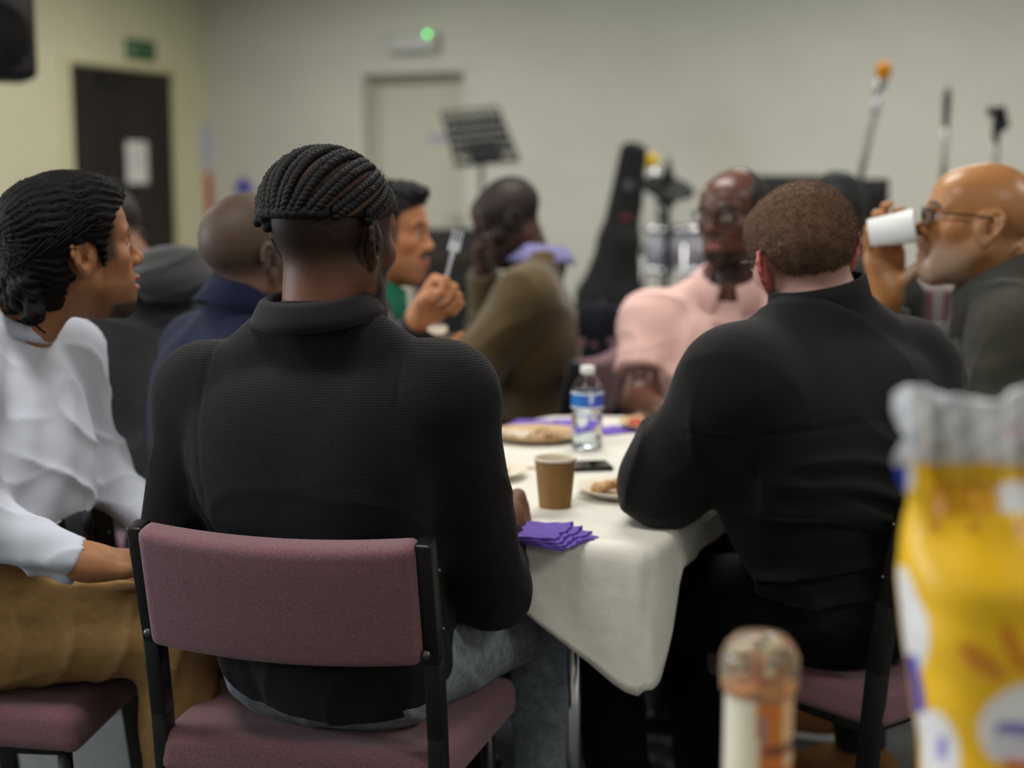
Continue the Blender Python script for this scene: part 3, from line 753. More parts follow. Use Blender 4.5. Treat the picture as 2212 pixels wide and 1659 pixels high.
def wrinkle(a=0.003, f=16.0, ph=0.0, dirs=((1, 0.4, 0.7), (-0.6, 0.5, 1.0), (0.3, -0.9, 0.5))):
    """soft cloth folds: narrow ridges between wide shallow hollows"""
    D = [unit(d).astype(f32) for d in dirs]
    def g(p):
        q = p @ D[0]*f; w = p @ D[1]*f; e = p @ D[2]*f
        r1 = 1-np.abs(np.sin(q*1.15+1.5*np.sin(w*0.9+ph)+ph)); r2 = 1-np.abs(np.sin(w*1.7+1.2*np.sin(e*1.3+2*ph)+1))
        m = 0.5+0.5*np.sin(e*0.8+0.7*np.sin(q*0.7)+ph*3)
        return -a*(1.5*r1**3*m+1.0*r2**3*(1-m)-0.45)
    return g
def body_mesh(parent, J, T, head, skin_m, col, hands=(), hh=0.003, hl=0.0035, bulk=0.86):
    """head, neck and trunk, limbs and hands of one figure, one mesh"""
    nk = [cone(J['neck']-[0, 0, 0.05], T.p((0, -0.026, -0.030)), 0.062*T.s, 0.053*T.s, 0.02), T.cone((0, -0.01, -0.05), (0, 0.015, -0.085), 0.048, 0.036, 0.03)]
    core = torso(J, -0.026, bulk*0.9)
    for s in 'LR': core += arm(J, s, -0.012, bulk)
    core += legs(J, -0.014, 0.9)
    extra = [(core, 0.012)]
    for K in hands: extra.append((K, hl))
    return solid('body', head+nk, hh, skin_m, parent, col=col, extra=extra)
M_skin = mat('skin', attr='tint', rough=0.55, bump=0.08, bscale=900, spec=0.32)
M_skin_shiny = mat('skin_shiny', attr='tint', rough=0.36, bump=0.05, bscale=900, spec=0.5)
M_skin_fair = mat('skin_fair', attr='tint', rough=0.5, bump=0.06, bscale=900, sss=0.12)
def person(label, J, group=None):
    c = J['pelvis']; o = empty('person', (c[0], c[1], 0)); tag(o, label, 'person', group); return o
def band(name, m, parent, c, R, prof, t0, t1, n=48, ex=1.0, ey=1.0, th=0.003, wob=None):
    """cloth band round the neck: prof(angle) -> [(radius, height), ...]; angle 0 = front"""
    vs = []; k = None
    for i in range(n+1):
        a = t0+(t1-t0)*i/n; pr = prof(a); k = len(pr)
        for r, z in pr: vs.append(np.array(c)+R @ np.array([r*ex*math.sin(a), r*ey*math.cos(a), z]))
    fs = [(i*k+j, (i+1)*k+j, (i+1)*k+j+1, i*k+j+1) for i in range(n) for j in range(k-1)]
    o = MB().add(vs, fs).build(name, m, parent, smooth=True, keep=True); md = o.modifiers.new('t', 'SOLIDIFY'); md.thickness = th; md.offset = 0
    return o
def spikes(name, m, parent, obj, T, keepf, count, length, width, lean, seed=3):
    """short hairs standing on a hair mesh"""
    me = obj.data; n = len(me.vertices); co = np.empty(n*3, f32); me.vertices.foreach_get('co', co); co = co.reshape(-1, 3)
    no = np.empty(n*3, f32); me.vertices.foreach_get('normal', no); no = no.reshape(-1, 3)
    L = T.l(co); ok = np.where(keepf(L))[0]; rng = np.random.RandomState(seed); pick = rng.choice(ok, min(count, len(ok)*4)); pick = pick[:count]
    b = co[pick]+rng.normal(0, 0.0012, (len(pick), 3)); nn = no[pick]
    d = nn + lean(L[pick]) @ T.R.T + rng.normal(0, 0.25, (len(pick), 3)); d /= np.linalg.norm(d, axis=1)[:, None]
    a = np.cross(d, rng.normal(0, 1, (len(pick), 3))); a /= np.linalg.norm(a, axis=1)[:, None]; c = np.cross(d, a)
    ln = (length*rng.uniform(0.6, 1.2, len(pick)))[:, None]
    v = np.stack([b+a*width, b-a*width*0.5+c*width*0.8, b-a*width*0.5-c*width*0.8, b+d*ln], 1).reshape(-1, 3)
    i = np.arange(len(pick))*4; f = np.stack([np.stack([i, i+1, i+3], 1), np.stack([i+1, i+2, i+3], 1), np.stack([i+2, i, i+3], 1)], 1).reshape(-1, 3)
    me2 = bpy.data.meshes.new(name); me2.vertices.add(len(v)); me2.vertices.foreach_set('co', v.astype(f32).ravel()); me2.loops.add(f.size); me2.loops.foreach_set('vertex_index', f.astype(np.int32).ravel())
    me2.polygons.add(len(f)); me2.polygons.foreach_set('loop_start', np.arange(len(f), dtype=np.int32)*3); me2.update(calc_edges=True)
    o = link(name, me2, m, parent, keep=True); return o
def cutf(T, f):
    """hairline: keeps the points where f(x, y, z) < 0"""
    return Prim(lambda p: f(*T.l(p).T).astype(f32)*f32(T.s), T.c, 99.0, 0.004, 'I')
def glasses(parent, T, m, lens_m, rim=0.0022, w=0.024, h=0.018, y=0.104, z=0.004):
    fr = MB()
    for s in (-1, 1):
        pts = [T.p((s*(0.032+w*math.copysign(abs(math.cos(a))**0.7, math.cos(a))), y-0.008*abs((0.032+w*math.cos(a))/0.056)**2, z+h*math.copysign(abs(math.sin(a))**0.7, math.sin(a)))) for a in np.linspace(0, 2*math.pi, 25)]
        fr.tube(pts, rim*T.s, 6, cap=False)
        fr.tube([T.p((s*0.056, y-0.009, z+0.008)), T.p((s*0.072, y-0.02, z+0.009)), T.p((s*0.083, 0.02, z+0.010)), T.p((s*0.084, -0.006, z+0.010)), T.p((s*0.083, -0.026, z-0.008))], rim*1.1*T.s, 6)
    fr.tube([T.p((-0.009, y, z+0.004)), T.p((0, y+0.003, z+0.007)), T.p((0.009, y, z+0.004))], rim*T.s, 6)
    o = fr.build('glasses', m, parent, smooth=True, keep=True)
    for s in (-1, 1):
        lb = MB(); ring = [T.p((s*(0.032+w*0.97*math.copysign(abs(math.cos(a))**0.7, math.cos(a))), y-0.008*abs((0.032+w*math.cos(a))/0.056)**2, z+h*0.97*math.copysign(abs(math.sin(a))**0.7, math.sin(a)))) for a in np.linspace(0, 2*math.pi, 24, endpoint=False)]
        off = T.R @ np.array([0, 0.0008, 0]); lb.add(ring+[q+off for q in ring], [tuple(range(24)), tuple(range(47, 23, -1))]+[(i, (i+1) % 24, 24+(i+1) % 24, 24+i) for i in range(24)])
        lb.build('lens', lens_m, o, keep=False)
    return o
# ---------------------------------------------------------------- the people round the table
M_knit = mat('charcoal_knit', '#060607', 0.92, noise=0.2, nscale=300, bump=0.8, bscale=250, kind='knit', sheen=0.04, spec=0.3, bdist=0.0012)
M_collar = mat('charcoal_rib', '#0a0a0b', 0.9, bump=0.2, bscale=700, sheen=0.04, spec=0.3)
M_denim = mat('grey_denim', '#757d85', 0.85, noise=0.3, nscale=70, bump=0.3, bscale=900)
M_braid = mat('black_hair', '#090807', 0.65, noise=0.3, nscale=400, bump=0.6, bscale=900, spec=0.25)
M_hairv = mat('tinted_hair', attr='tint', rough=0.75, bump=0.5, bscale=800, spec=0.3)
M_lens = mat('spectacle_lens', '#ffffff', 0.02, trans=1.0, ior=1.15)
M_specs = mat('dark_spectacle_frame', '#14100f', 0.3)
FIST = [(75, 95, 50)]*4
V3 = lambda *a: np.array(a, float)

# ---- man with braids, back to us
J = joints(neck=P(690, 692, 2.10), shL=P(445, 850, 2.17), shR=P(962, 855, 2.055), elL=P(372, 1205, 2.20), elR=P(1060, 1272, 2.16), wrL=P(450, 1215, 2.42), wrR=P(1092, 1132, 2.30),
           pelvis=V3(-0.275, 2.135, 0.555), knL=V3(-0.29, 2.57, 0.50), knR=V3(0.055, 2.50, 0.50), anL=V3(-0.27, 2.60, 0.09), anR=V3(0.06, 2.55, 0.09))
TA = HF(P(722, 517, 2.13), (0.53, 0.848), 5, 0, 1.015)
pA = person('man with braided hair in a charcoal knit polo seated with his back to us', J)
def fadeA(x, y, z):
    back = sst(-0.080, -0.005, z+0.2*np.clip(y+0.02, 0, 1))*sst(0.035, 0.005, y)
    side = sst(-0.05, -0.01, z)*sst(0.06, 0.04, y)*(np.abs(x) > 0.05)*sst(0.0, 0.015, y)
    return np.clip(np.maximum(back*0.97, side*0.9), 0, 1)*(0.9+0.1*np.sin(x*900)*np.sin(z*870)*np.sin(y*910))
def beardA(x, y, z):
    jaw = sst(-0.018, -0.042, z+0.25*np.clip(0.06-y, 0, 1))*sst(0.004, 0.02, y)*sst(-0.16, -0.13, z)
    return 0.93*np.clip(jaw, 0, 1)
hR, _ = hand(J['wrR'], (0.30, 0.90, -0.02), (-0.93, 0.22, -0.25), False, [(55, 80, 45)]*4, sc=1.04)
hL, _ = hand(J['wrL'], (0.5, 0.85, 0.0), (0.2, 0, -1), True, FIST)
cA = head_colour(TA, '#6a4636', hairc='#0d0a09', hairmask=fadeA, beard=beardA)
ov = [cone(J['elR'], J['wrR'], 0.036, 0.027, 0.02), cone(J['wrR'], J['wrR']+unit(J['wrR']-J['elR'])*0.02, 0.027, 0.025)]
body_mesh(pA, J, TA, head_prims(TA, jaw=1.08)+[TA.ell((0, 0.072, -0.108), (0.036, 0.026, 0.024), 0.02), TA.cone((0.045, 0.02, -0.075), (0.02, 0.062, -0.112), 0.022, 0.024, 0.02), TA.cone((-0.045, 0.02, -0.075), (-0.02, 0.062, -0.112), 0.022, 0.024, 0.02)], M_skin, cA, [hR+ov, hL], hh=0.0026)
X, Fw, U, mid = axes(J); nbk = J['neck']
def dispA(p):
    q = (p-mid.astype(f32)); u = q @ U.astype(f32); x = q @ X.astype(f32); fy = q @ Fw.astype(f32)
    d = wrinkle(0.0045, 18, 0.4)(p)*np.clip(-u*4, 0.1, 1)
    # slack above the seat back and at the armpits
    d += -0.010*np.exp(-((x+0.12+0.35*(u+0.36))/0.012)**2)*sst(-0.12, -0.22, u)*sst(-0.40, -0.32, u)
    d += 0.006*np.exp(-((x+0.095+0.35*(u+0.36))/0.014)**2)*sst(-0.14, -0.24, u)
    d += -0.009*np.exp(-((u+0.30-0.55*(x+0.12))/0.014)**2)*sst(-0.14, -0.09, x)*sst(0.06, -0.02, x)
    d += 0.0065*np.exp(-((u+0.325-0.55*(x+0.12))/0.012)**2)*sst(-0.14, -0.09, x)*sst(0.05, -0.02, x)
    # raglan and shoulder seams
    for s in (-1, 1):
        sd = (s*x-0.155)+0.05*np.clip(-u, 0, 1)
        d += 0.002*np.exp(-(sd/0.0035)**2)*sst(-0.16, -0.12, u)*(fy < 0.05)
    return d
sh = torso(J, 0.006, 1.02)
for s in 'LR': sh += arm(J, s, 0.010, 1.06, cuff=-0.03)
sh += [ell(mid-0.10*U-0.075*Fw, (0.15, 0.05, 0.13), np.stack([X, Fw, U], 1), 0.06), nc(nbk+0.024*U-0.01*Fw, U*0.95+Fw*0.3), half(V3(-0.27, 2.05, 0.498), V3(-0.1, 0.25, -1), 0.004)]
sh += [ell(J['pelvis']+V3(0, -0.01, 0.01), (0.178, 0.142, 0.14), np.stack([unit(J['hipR']-J['hipL']), unit(np.cross([0, 0, 1], unit(J['hipR']-J['hipL']))), [0, 0, 1]], 1), 0.05)]
solid('knit_polo', sh[:-3]+sh[-1:]+sh[-3:-1], 0.0048, M_knit, pA, disp=dispA)
NR = np.stack([X, Fw, U], 1) @ rotm((1, 0, 0), 0.16)
def profA(a):
    b = 0.5-0.5*math.cos(a)      # 1 at the back
    return [(0.060, 0.004), (0.0645, 0.024+0.012*b), (0.0680, 0.028+0.012*b), (0.077, 0.024+0.010*b), (0.086, 0.013+0.005*b), (0.0935, 0.000+0.003*b)]
band('collar', M_collar, pA, nbk+0.006*U-0.006*Fw, NR, profA, 0.32, 2*math.pi-0.32, 64, 1.07, 0.97, 0.003)
def seatdisp(p): return wrinkle(0.005, 22, 1.1)(p)
solid('jeans', legs(J, 0.004, 1.05)+[half(J['pelvis']+[0, 0, 0.085], (0, 0, 1))], 0.007, M_denim, pA, disp=seatdisp)
for s in 'LR': shoe(J, s, (0.2, 1), M_blackplastic, pA, M_white)
# cornrow braids: meridians from the forehead to the back of the head
cap = skull(TA, 0.0075)
def capline(x, y, z):
    low = 0.030+0.02*sst(0.0, 0.08, y)-0.02*sst(-0.06, -0.11, y)*0
    return np.maximum(low-z, y-0.078)
NB = 10; PHI = np.radians(np.linspace(-88, 88, NB)); TILT = 0.62; RS = np.array([0.0765, 0.099, 0.084]); HC = np.array([0, -0.020, 0.036])
ct, st_ = math.cos(TILT), math.sin(TILT)
def merid(th, ph, r):      # meridians whose front pole sits high on the forehead and back pole low on the nape
    a = np.array([math.sin(th)*math.sin(ph), math.cos(th), math.sin(th)*math.cos(ph)])
    return HC + (RS+r)*np.array([a[0], a[1]*ct-a[2]*st_, a[1]*st_+a[2]*ct])
def capcol(Pw):
    L = TA.l(Pw.astype(f32)); q = (L-HC.astype(f32))/RS.astype(f32); y = q[:, 1]*ct+q[:, 2]*st_; z = -q[:, 1]*st_+q[:, 2]*ct; x = q[:, 0]
    ph = np.degrees(np.arctan2(x, z)); st = 176/(NB-1); w = np.abs(((ph+88)/st) % 1-0.5)*st; rr = np.sqrt(x*x+z*z)
    m = (sst(1.8, 0.6, w*rr)*sst(0.45, 0.7, rr))[:, None]*(0.35+0.4*np.sin(np.floor((ph+88)/st)*2.1)[:, None]**2)
    return np.array(lin('#0d0a09'))[None]*(1-m)+np.array(lin('#6a4a3a'))[None]*m
ca = solid('hair', cap+[cutf(TA, capline)], 0.003, M_hairv, pA, col=capcol)
rngA = np.random.RandomState(5)
for bi, ph in enumerate(PHI):
    mb = MB(); ths = np.linspace(0.40, 2.75, 60)
    for i, th in enumerate(ths):
        loc = merid(th, ph, 0.0075); nx = merid(th+0.02, ph, 0.0075)
        if loc[2] < 0.030: break
        t = unit(nx-loc); nn = unit((loc-HC)/RS); sd = np.cross(t, nn); wd = 0.0050*(0.6+0.4*min(1, math.sin(th)*1.2))
        for s in (-1, 1):
            if (i+(s > 0)) % 2 == 0: continue
            c = loc+sd*s*wd+nn*(0.0025+rngA.normal(0, 0.0004)); a = unit(t*0.8-sd*s*0.6); Rr = np.stack([a, np.cross(nn, a), nn], 1)
            mb.ball(TA.p(c), tuple(TA.s*v*(0.7+0.35*math.sin(th)) for v in (0.0088, 0.0060, 0.0068)), 8, TA.R @ Rr)
    if mb.v: mb.build('braid', M_braid, ca, smooth=True)
bun = []
for i in range(30):
    bun.append(TA.sph((-0.030+rngA.normal(0, 0.012), -0.103-abs(rngA.normal(0, 0.003)), 0.036+rngA.normal(0, 0.011)), 0.0085, 0.003))
for i in range(26):
    q = np.linspace(-0.066, 0.060, 26)[i]; yy = -0.020-0.106*math.sqrt(max(0, 1-(q/0.086)**2)); bun.append(TA.ell((q, yy, 0.030+0.003*(i % 2)), (0.0075, 0.0075, 0.0085), 0.003))
solid('hair_knot', bun, 0.0026, M_braid, ca)
spikes('flyaway_hair', M_braid, ca, ca, TA, lambda L: L[:, 2] > 0.035, 2200, 0.013, 0.00028, lambda L: np.stack([L[:, 0]*0, -0.7+L[:, 1]*0, L[:, 0]*0], 1))

# ---- man in the white long sleeved shirt, profile, left
M_wht = mat('white_jersey', '#bcc2d0', 0.85, spec=0.3, bump=0.12, bscale=500, sheen=0.1)
M_tan = mat('tan_chino', '#8b6d44', 0.9, spec=0.3, noise=0.12, nscale=60, bump=0.2, bscale=800)
midB = V3(-0.848, 2.37, 0.965); fB = unit((0.97, -0.22, 0)); rB = V3(fB[1], -fB[0], 0)
J = joints(neck=V3(-0.838, 2.37, 1.062), shL=midB-rB*0.178, shR=midB+rB*0.178, elL=P(205, 1000, 2.53), elR=P(-58, 1135, 2.15), wrL=P(352, 1165, 2.40), wrR=P(178, 1212, 2.17),
           pelvis=V3(-0.865, 2.34, 0.565), knL=P(425, 1385, 2.40), knR=P(385, 1358, 2.23), anL=V3(-0.52, 2.40, 0.09), anR=V3(-0.55, 2.24, 0.09))
TB = HF(P(163, 541, 2.36), (0.84, 0.54), -5, 0, 0.94)
pB = person('young man in a white long-sleeved top and tan trousers seen in profile on the left', J)
hR, _ = hand(J['wrR'], (0.95, 0.1, -0.06), (0.2, 0.1, -1), False, [(25, 35, 20)]*4, sc=0.98)
hL, _ = hand(J['wrL'], (0.9, 0.0, -0.2), (0, 0, -1), True, [(25, 35, 20)]*4)
def beardB(x, y, z):
    ch = 0.9*sst(-0.088, -0.104, z)*sst(0.02, 0.05, y); mu = 0.55*sst(0.012, 0.006, np.abs(z+0.048))*sst(0.085, 0.095, y)*sst(0.026, 0.02, np.abs(x))
    jw = 0.35*sst(-0.05, -0.08, z)*sst(-0.01, 0.02, y)
    return np.clip(np.maximum(np.maximum(ch, mu), jw), 0, 1)
def tmplB(x, y, z): return 0.75*sst(0.062, 0.045, y)*sst(0.035, 0.05, np.abs(x))*sst(-0.03, -0.01, z)*sst(0.01, 0.03, y)
cB = head_colour(TB, '#946544', lip='#8a4f48', hairc='#0e0b0a', hairmask=tmplB, beard=beardB, browc='#0e0b0a')
ov = [cone(J['elR'], J['wrR'], 0.036, 0.026, 0.02), cone(J['wrR'], J['wrR']+fB*0.03, 0.026, 0.025)]
body_mesh(pB, J, TB, head_prims(TB, mouth=0.005), M_skin, cB, [hR+ov, hL+[cone(J['elL'], J['wrL'], 0.036, 0.026)]], hh=0.0026)
X, Fw, U, mid = axes(J)
def dispB(p, X=X, Fw=Fw, U=U, mid=mid):
    q = p-mid.astype(f32); u = q @ U.astype(f32); fy = q @ Fw.astype(f32); x = q @ X.astype(f32)
    d = wrinkle(0.0055, 21, 2.0)(p)
    d += 0.006*np.sin((u+0.25*fy+0.02*np.sin(x*30))*95)*sst(-0.22, -0.30, u)*sst(0.02, 0.08, fy)          # creases at the waist
    d += 0.004*np.sin((x*0.8+u*0.35)*85)*sst(-0.02, -0.08, u)*sst(-0.24, -0.16, u)*sst(0.05, 0.09, fy)   # drape from the shoulder
    return d
sh = torso(J, 0.004, 0.98, 0.98)
for s in 'LR': sh += arm(J, s, 0.006, 1.0, cuff=-0.005)
sh += [nc(J['neck']+0.006*U+0.012*Fw, U*0.85+Fw*0.52, 0.075), hemcut(V3(-0.75, 2.34, 0.712), V3(-0.12, 0, -1), arm(J, 'L', 0.006)+arm(J, 'R', 0.006))]
solid('long_sleeved_top', sh, 0.0048, M_wht, pB, disp=dispB)
NR = np.stack([X, Fw, U], 1) @ rotm((1, 0, 0), -0.55)
band('neckband', M_wht, pB, J['neck']+0.004*U+0.012*Fw, NR, lambda a: [(0.078, -0.016), (0.076, -0.004), (0.072, 0.005), (0.068, 0.004)], 0, 2*math.pi, 48, 1.0, 1.0, 0.004)
def dispT(p): return wrinkle(0.0065, 21, 0.3, ((0.6, 0.2, 0.9), (1, 0.2, -0.5), (0.2, 1, 0.3)))(p)
solid('trousers', legs(J, 0.008, 1.1)+[econe(J['pelvis'], J['pelvis']+V3(0.015, 0, 0.15), (0.165, 0.135), (0.150, 0.122), rB, 0.04), half(J['pelvis']+[0.05, 0, 0.150], (-0.05, 0, 1))], 0.006, M_tan, pB, disp=dispT)
hx = unit(J['hipR']-J['hipL']); hf = unit(np.cross([0, 0, 1], hx)); BR = np.stack([hx, hf, [0, 0, 1]], 1) @ rotm((1, 0, 0), 0.10)
bl = band('belt', mat('black_leather', '#101114', 0.35), pB, J['pelvis']+V3(0.014, 0, 0.128), BR, lambda a: [(1.0, -0.021), (1.0, 0.021)], 0, 2*math.pi, 64, 0.158, 0.128, 0.005)
bc = J['pelvis']+V3(0.014, 0, 0.128)+BR @ V3(0.012, 0.131, 0)
MB().box(bc, (0.056, 0.006, 0.048), BR, bev=0.002).build('buckle', mat('gunmetal', '#3a3c40', 0.3, metal=0.9), bl, keep=True)
for a in (0.9, 1.9, -0.9):
    MB().box(J['pelvis']+V3(0.014, 0, 0.128)+BR @ V3(0.162*math.sin(a), 0.131*math.cos(a), 0), (0.012, 0.008, 0.055), BR @ rz(-a), bev=0.002).build('belt_loop', M_tan, bl, keep=True)
for s in 'LR': shoe(J, s, (1, 0), M_white, pB, M_white)
HZ = [-0.15, -0.05, -0.03, -0.012, 0.006, 0.03, 0.055, 0.08, 0.105, 0.16]; HY = [-0.045, -0.040, 0.022, 0.030, 0.034, 0.040, 0.052, 0.078, 0.105, 0.20]
def hairB(x, y, z):
    ym = np.interp(z, HZ, HY); e = 1-np.sqrt(((y+0.006)/0.030)**2+((z+0.014)/0.034)**2); e = np.where(np.abs(x) > 0.05, e*0.03, -1)
    return np.maximum(y-ym, e)
def dispHB(p):
    x, y, z = TB.l(p).T; s = np.arctan2(z-0.02, np.abs(x)+0.01)
    w = 0.35*np.sin(y*55+s*3)+0.2*np.sin(y*120+2)
    return 0.0018*np.sin(s*44+w*4+y*30)+0.0012*np.sin(s*90-w*5+y*25)+0.0012*np.sin(y*60+s*8)
hb = skull(TB, 0.020)+[TB.ell((0, -0.065, -0.025), (0.076, 0.065, 0.075), 0.03), TB.ell((0, 0.02, 0.095), (0.062, 0.07, 0.034), 0.02)]
rng = np.random.RandomState(11)
for i in range(60):
    a = rng.uniform(-1, 1); hb.append(TB.sph((a*0.065, -0.095-rng.uniform(0, 0.035)*(1-a*a), rng.uniform(-0.115, -0.02)), rng.uniform(0.010, 0.015), 0.010))
ho = solid('hair', hb+[cutf(TB, hairB)], 0.0032, mat('wavy_black_hair', '#070605', 0.7, noise=0.3, nscale=200, bump=0.4, bscale=500, spec=0.15), pB, disp=dispHB)
mb = MB()
for i in range(420):       # loose wavy locks following the head backwards
    ph = rng.uniform(-1.5, 1.5); th = rng.uniform(0.75, 1.5); pts = []; L = rng.uniform(0.5, 1.3); w0 = rng.uniform(0, 6)
    for k in range(10):
        t = th+L*k/9; r = np.array([0.0985, 0.122, 0.107])+rng.normal(0, 0.0006, 3)+0.0025*math.sin(k*1.3+w0)
        lz = np.array([0, -0.020, 0.030])+r*np.array([math.sin(t)*math.sin(ph+0.05*math.sin(k+w0)), math.cos(t), math.sin(t)*math.cos(ph+0.05*math.sin(k+w0))])
        lz[2] -= 0.05*max(0, t-1.5)
        pts.append(lz)
    pts = [TB.p(q) for q in pts if hairB(np.array([q[0]]), np.array([q[1]]), np.array([q[2]]))[0] < -0.004]
    if len(pts) > 3: mb.tube(pts, [0.0017*math.sin(math.pi*(j+0.6)/(len(pts)+0.4)) for j in range(len(pts))], 5)
for i in range(16):
    a = rng.uniform(-0.9, 0.6); p0 = np.array([a*0.06, -0.10, -0.07]); mb.tube([TB.p(q) for q in catmull([p0, p0+[0.004, -0.012, -0.02], p0+[rng.normal(0, .01), 0.0, -0.04], p0+[rng.normal(0, .01), 0.018, -0.05-rng.uniform(0, .012)]], 4)], 0.0016, 5)
mb.build('hair_locks', MATS['wavy_black_hair'], ho, smooth=True)

# ---- man with cropped hair in navy, left of the table
M_navy = mat('navy_cotton', '#0f132b', 0.9, spec=0.2, bump=0.2, bscale=500, sheen=0.03)
fC = unit((0.8, 0.6, 0)); rC = V3(fC[1], -fC[0], 0); mC = P(505, 752, 2.84); mC = V3(-0.550, 2.85, mC[2]-0.02)
J = joints(neck=P(528, 672, 2.84), shL=mC-rC*0.185, shR=mC+rC*0.185, elL=V3(-0.70, 3.00, 0.72), elR=V3(-0.42, 2.66, 0.735), wrL=V3(-0.42, 3.12, 0.72), wrR=V3(-0.22, 2.84, 0.738),
           pelvis=V3(-0.63, 2.80, 0.555), knL=V3(-0.30, 3.10, 0.5), knR=V3(-0.22, 2.92, 0.5), anL=V3(-0.30, 3.08, 0.09), anR=V3(-0.2, 2.9, 0.09))
TC = HF(P(566, 555, 2.84), (0.87, 0.5), 0, 0, 1.07)
pC = person('man with closely cropped grey hair in a navy collared top behind the braided man', J)
def cropC(x, y, z): return 0.80*sst(-0.075, -0.02, z+0.3*np.clip(y, 0, 1))*sst(0.075, 0.05, y+0.25*np.clip(0.05-z, 0, 1))
cC = head_colour(TC, '#7b5a45', hairc='#2c2622', hairmask=cropC, beard=lambda x, y, z: 0.4*sst(-0.05, -0.075, z)*sst(0, 0.03, y), beardc='#2a221e')
hR, _ = hand(J['wrR'], (0.8, 0.55, 0), (0, 0, -1), False, [(20, 30, 15)]*4); hL, _ = hand(J['wrL'], (0.9, 0.1, -0.1), (0, 0, -1), True, [(20, 30, 15)]*4)
body_mesh(pC, J, TC, head_prims(TC), M_skin, cC, [hR, hL], hh=0.0033, hl=0.004)
X, Fw, U, mid = axes(J); sh = torso(J, 0.008, 1.05)
for s in 'LR': sh += arm(J, s, 0.010, 1.05)
solid('navy_top', sh+[nc(J['neck']+0.02*U, U*0.9+Fw*0.4)], 0.006, M_navy, pC, disp=wrinkle(0.005, 12, 3))
NR = np.stack([X, Fw, U], 1) @ rotm((1, 0, 0), -0.05)
cl = band('collar', M_navy, pC, J['neck']+0.008*U, NR, lambda a: [(0.066, 0.0), (0.070, 0.04-0.012*math.cos(a)), (0.075, 0.043-0.012*math.cos(a)), (0.088, 0.018), (0.102, -0.012)], 0.35, 2*math.pi-0.35, 48, 1.05, 1.0, 0.004)
band('collar_trim', mat('pale_pink_trim', '#d8b8bb', 0.7), cl, J['neck']+0.006*U, NR, lambda a: [(0.1035, -0.009), (0.1055, -0.015)], 0.35, 1.5, 24, 1.05, 1.0, 0.004)
solid('trousers', legs(J, 0.006)+[half(J['pelvis']+[0, 0, 0.08], (0, 0, 1))], 0.009, mat('dark_trouser', '#1a1b20', 0.85), pC)
for s in 'LR': shoe(J, s, fC, M_blackplastic, pC)
glasses(pC, TC, M_specs, M_lens, 0.0016)

# ---- man in the grey hooded top, behind on the left
M_grey = mat('grey_fleece', '#2f3032', 0.95, spec=0.3, noise=0.25, nscale=120, bump=0.3, bscale=300, sheen=0.2)
M_olive = mat('olive_cotton', '#4a4227', 0.9, noise=0.15, nscale=60)
fD = unit((-0.5, 0.87, 0)); rD = V3(fD[1], -fD[0], 0); mD = P(285, 720, 3.50)
J = joints(neck=P(325, 590, 3.54), shL=mD-rD*0.19, shR=mD+rD*0.19, elL=mD-rD*0.22+V3(-0.12, 0.06, -0.27), elR=mD+rD*0.23+V3(-0.05, 0.05, -0.28), wrL=mD+V3(-0.40, 0.25, -0.22), wrR=mD+V3(-0.15, 0.35, -0.23),
           pelvis=V3(mD[0]+0.06, 3.44, 0.56), knL=V3(-1.25, 3.72, 0.5), knR=V3(-1.02, 3.85, 0.5), anL=V3(-1.25, 3.72, 0.09), anR=V3(-1.02, 3.85, 0.09))
TD = HF(P(236, 512, 3.60), (-0.7, 0.7), 34, 0, 0.98)
pD = person('man in a grey hooded fleece bent forward behind the man in white', J)
cD = head_colour(TD, '#6e4a38', hairc='#14100e', hairmask=lambda x, y, z: 0.95*sst(-0.06, -0.01, z+0.3*np.clip(y, 0, 1))*sst(0.08, 0.06, y))
hR, _ = hand(J['wrR'], (-0.4, 0.8, 0), (0, 0, -1), False, FIST); hL, _ = hand(J['wrL'], (-0.4, 0.8, 0), (0, 0, -1), True, FIST)
body_mesh(pD, J, TD, head_prims(TD, ears=1), M_skin, cD, [hR, hL], hh=0.004, hl=0.005)
X, Fw, U, mid = axes(J); sh = torso(J, 0.018, 1.15)
for s in 'LR': sh += arm(J, s, 0.016, 1.15)
hd = solid('hooded_fleece', sh+[nc(J['neck']+0.03*U, U*0.9+Fw*0.3)], 0.007, M_grey, pD, disp=wrinkle(0.008, 16, 1))
hp = P(372, 585, 3.43); HR = np.stack([X, Fw, U], 1)
solid('hood', [ell(hp, (0.105, 0.062, 0.066), HR, 0.0), ell(hp-0.035*U-0.03*Fw, (0.12, 0.05, 0.045), HR, 0.03), cone(hp+X*0.07+Fw*0.03, J['neck']+X*0.07+Fw*0.08+U*0.02, 0.04, 0.03, 0.04), cone(hp-X*0.07+Fw*0.03, J['neck']-X*0.07+Fw*0.08+U*0.02, 0.04, 0.03, 0.04)], 0.006, M_grey, pD, disp=wrinkle(0.009, 22, 2))
solid('trousers', legs(J, 0.008)+[half(J['pelvis']+[0, 0, 0.08], (0, 0, 1))], 0.009, M_olive, pD, disp=wrinkle(0.005, 20, 2))
for s in 'LR': shoe(J, s, fD, M_blackplastic, pD)

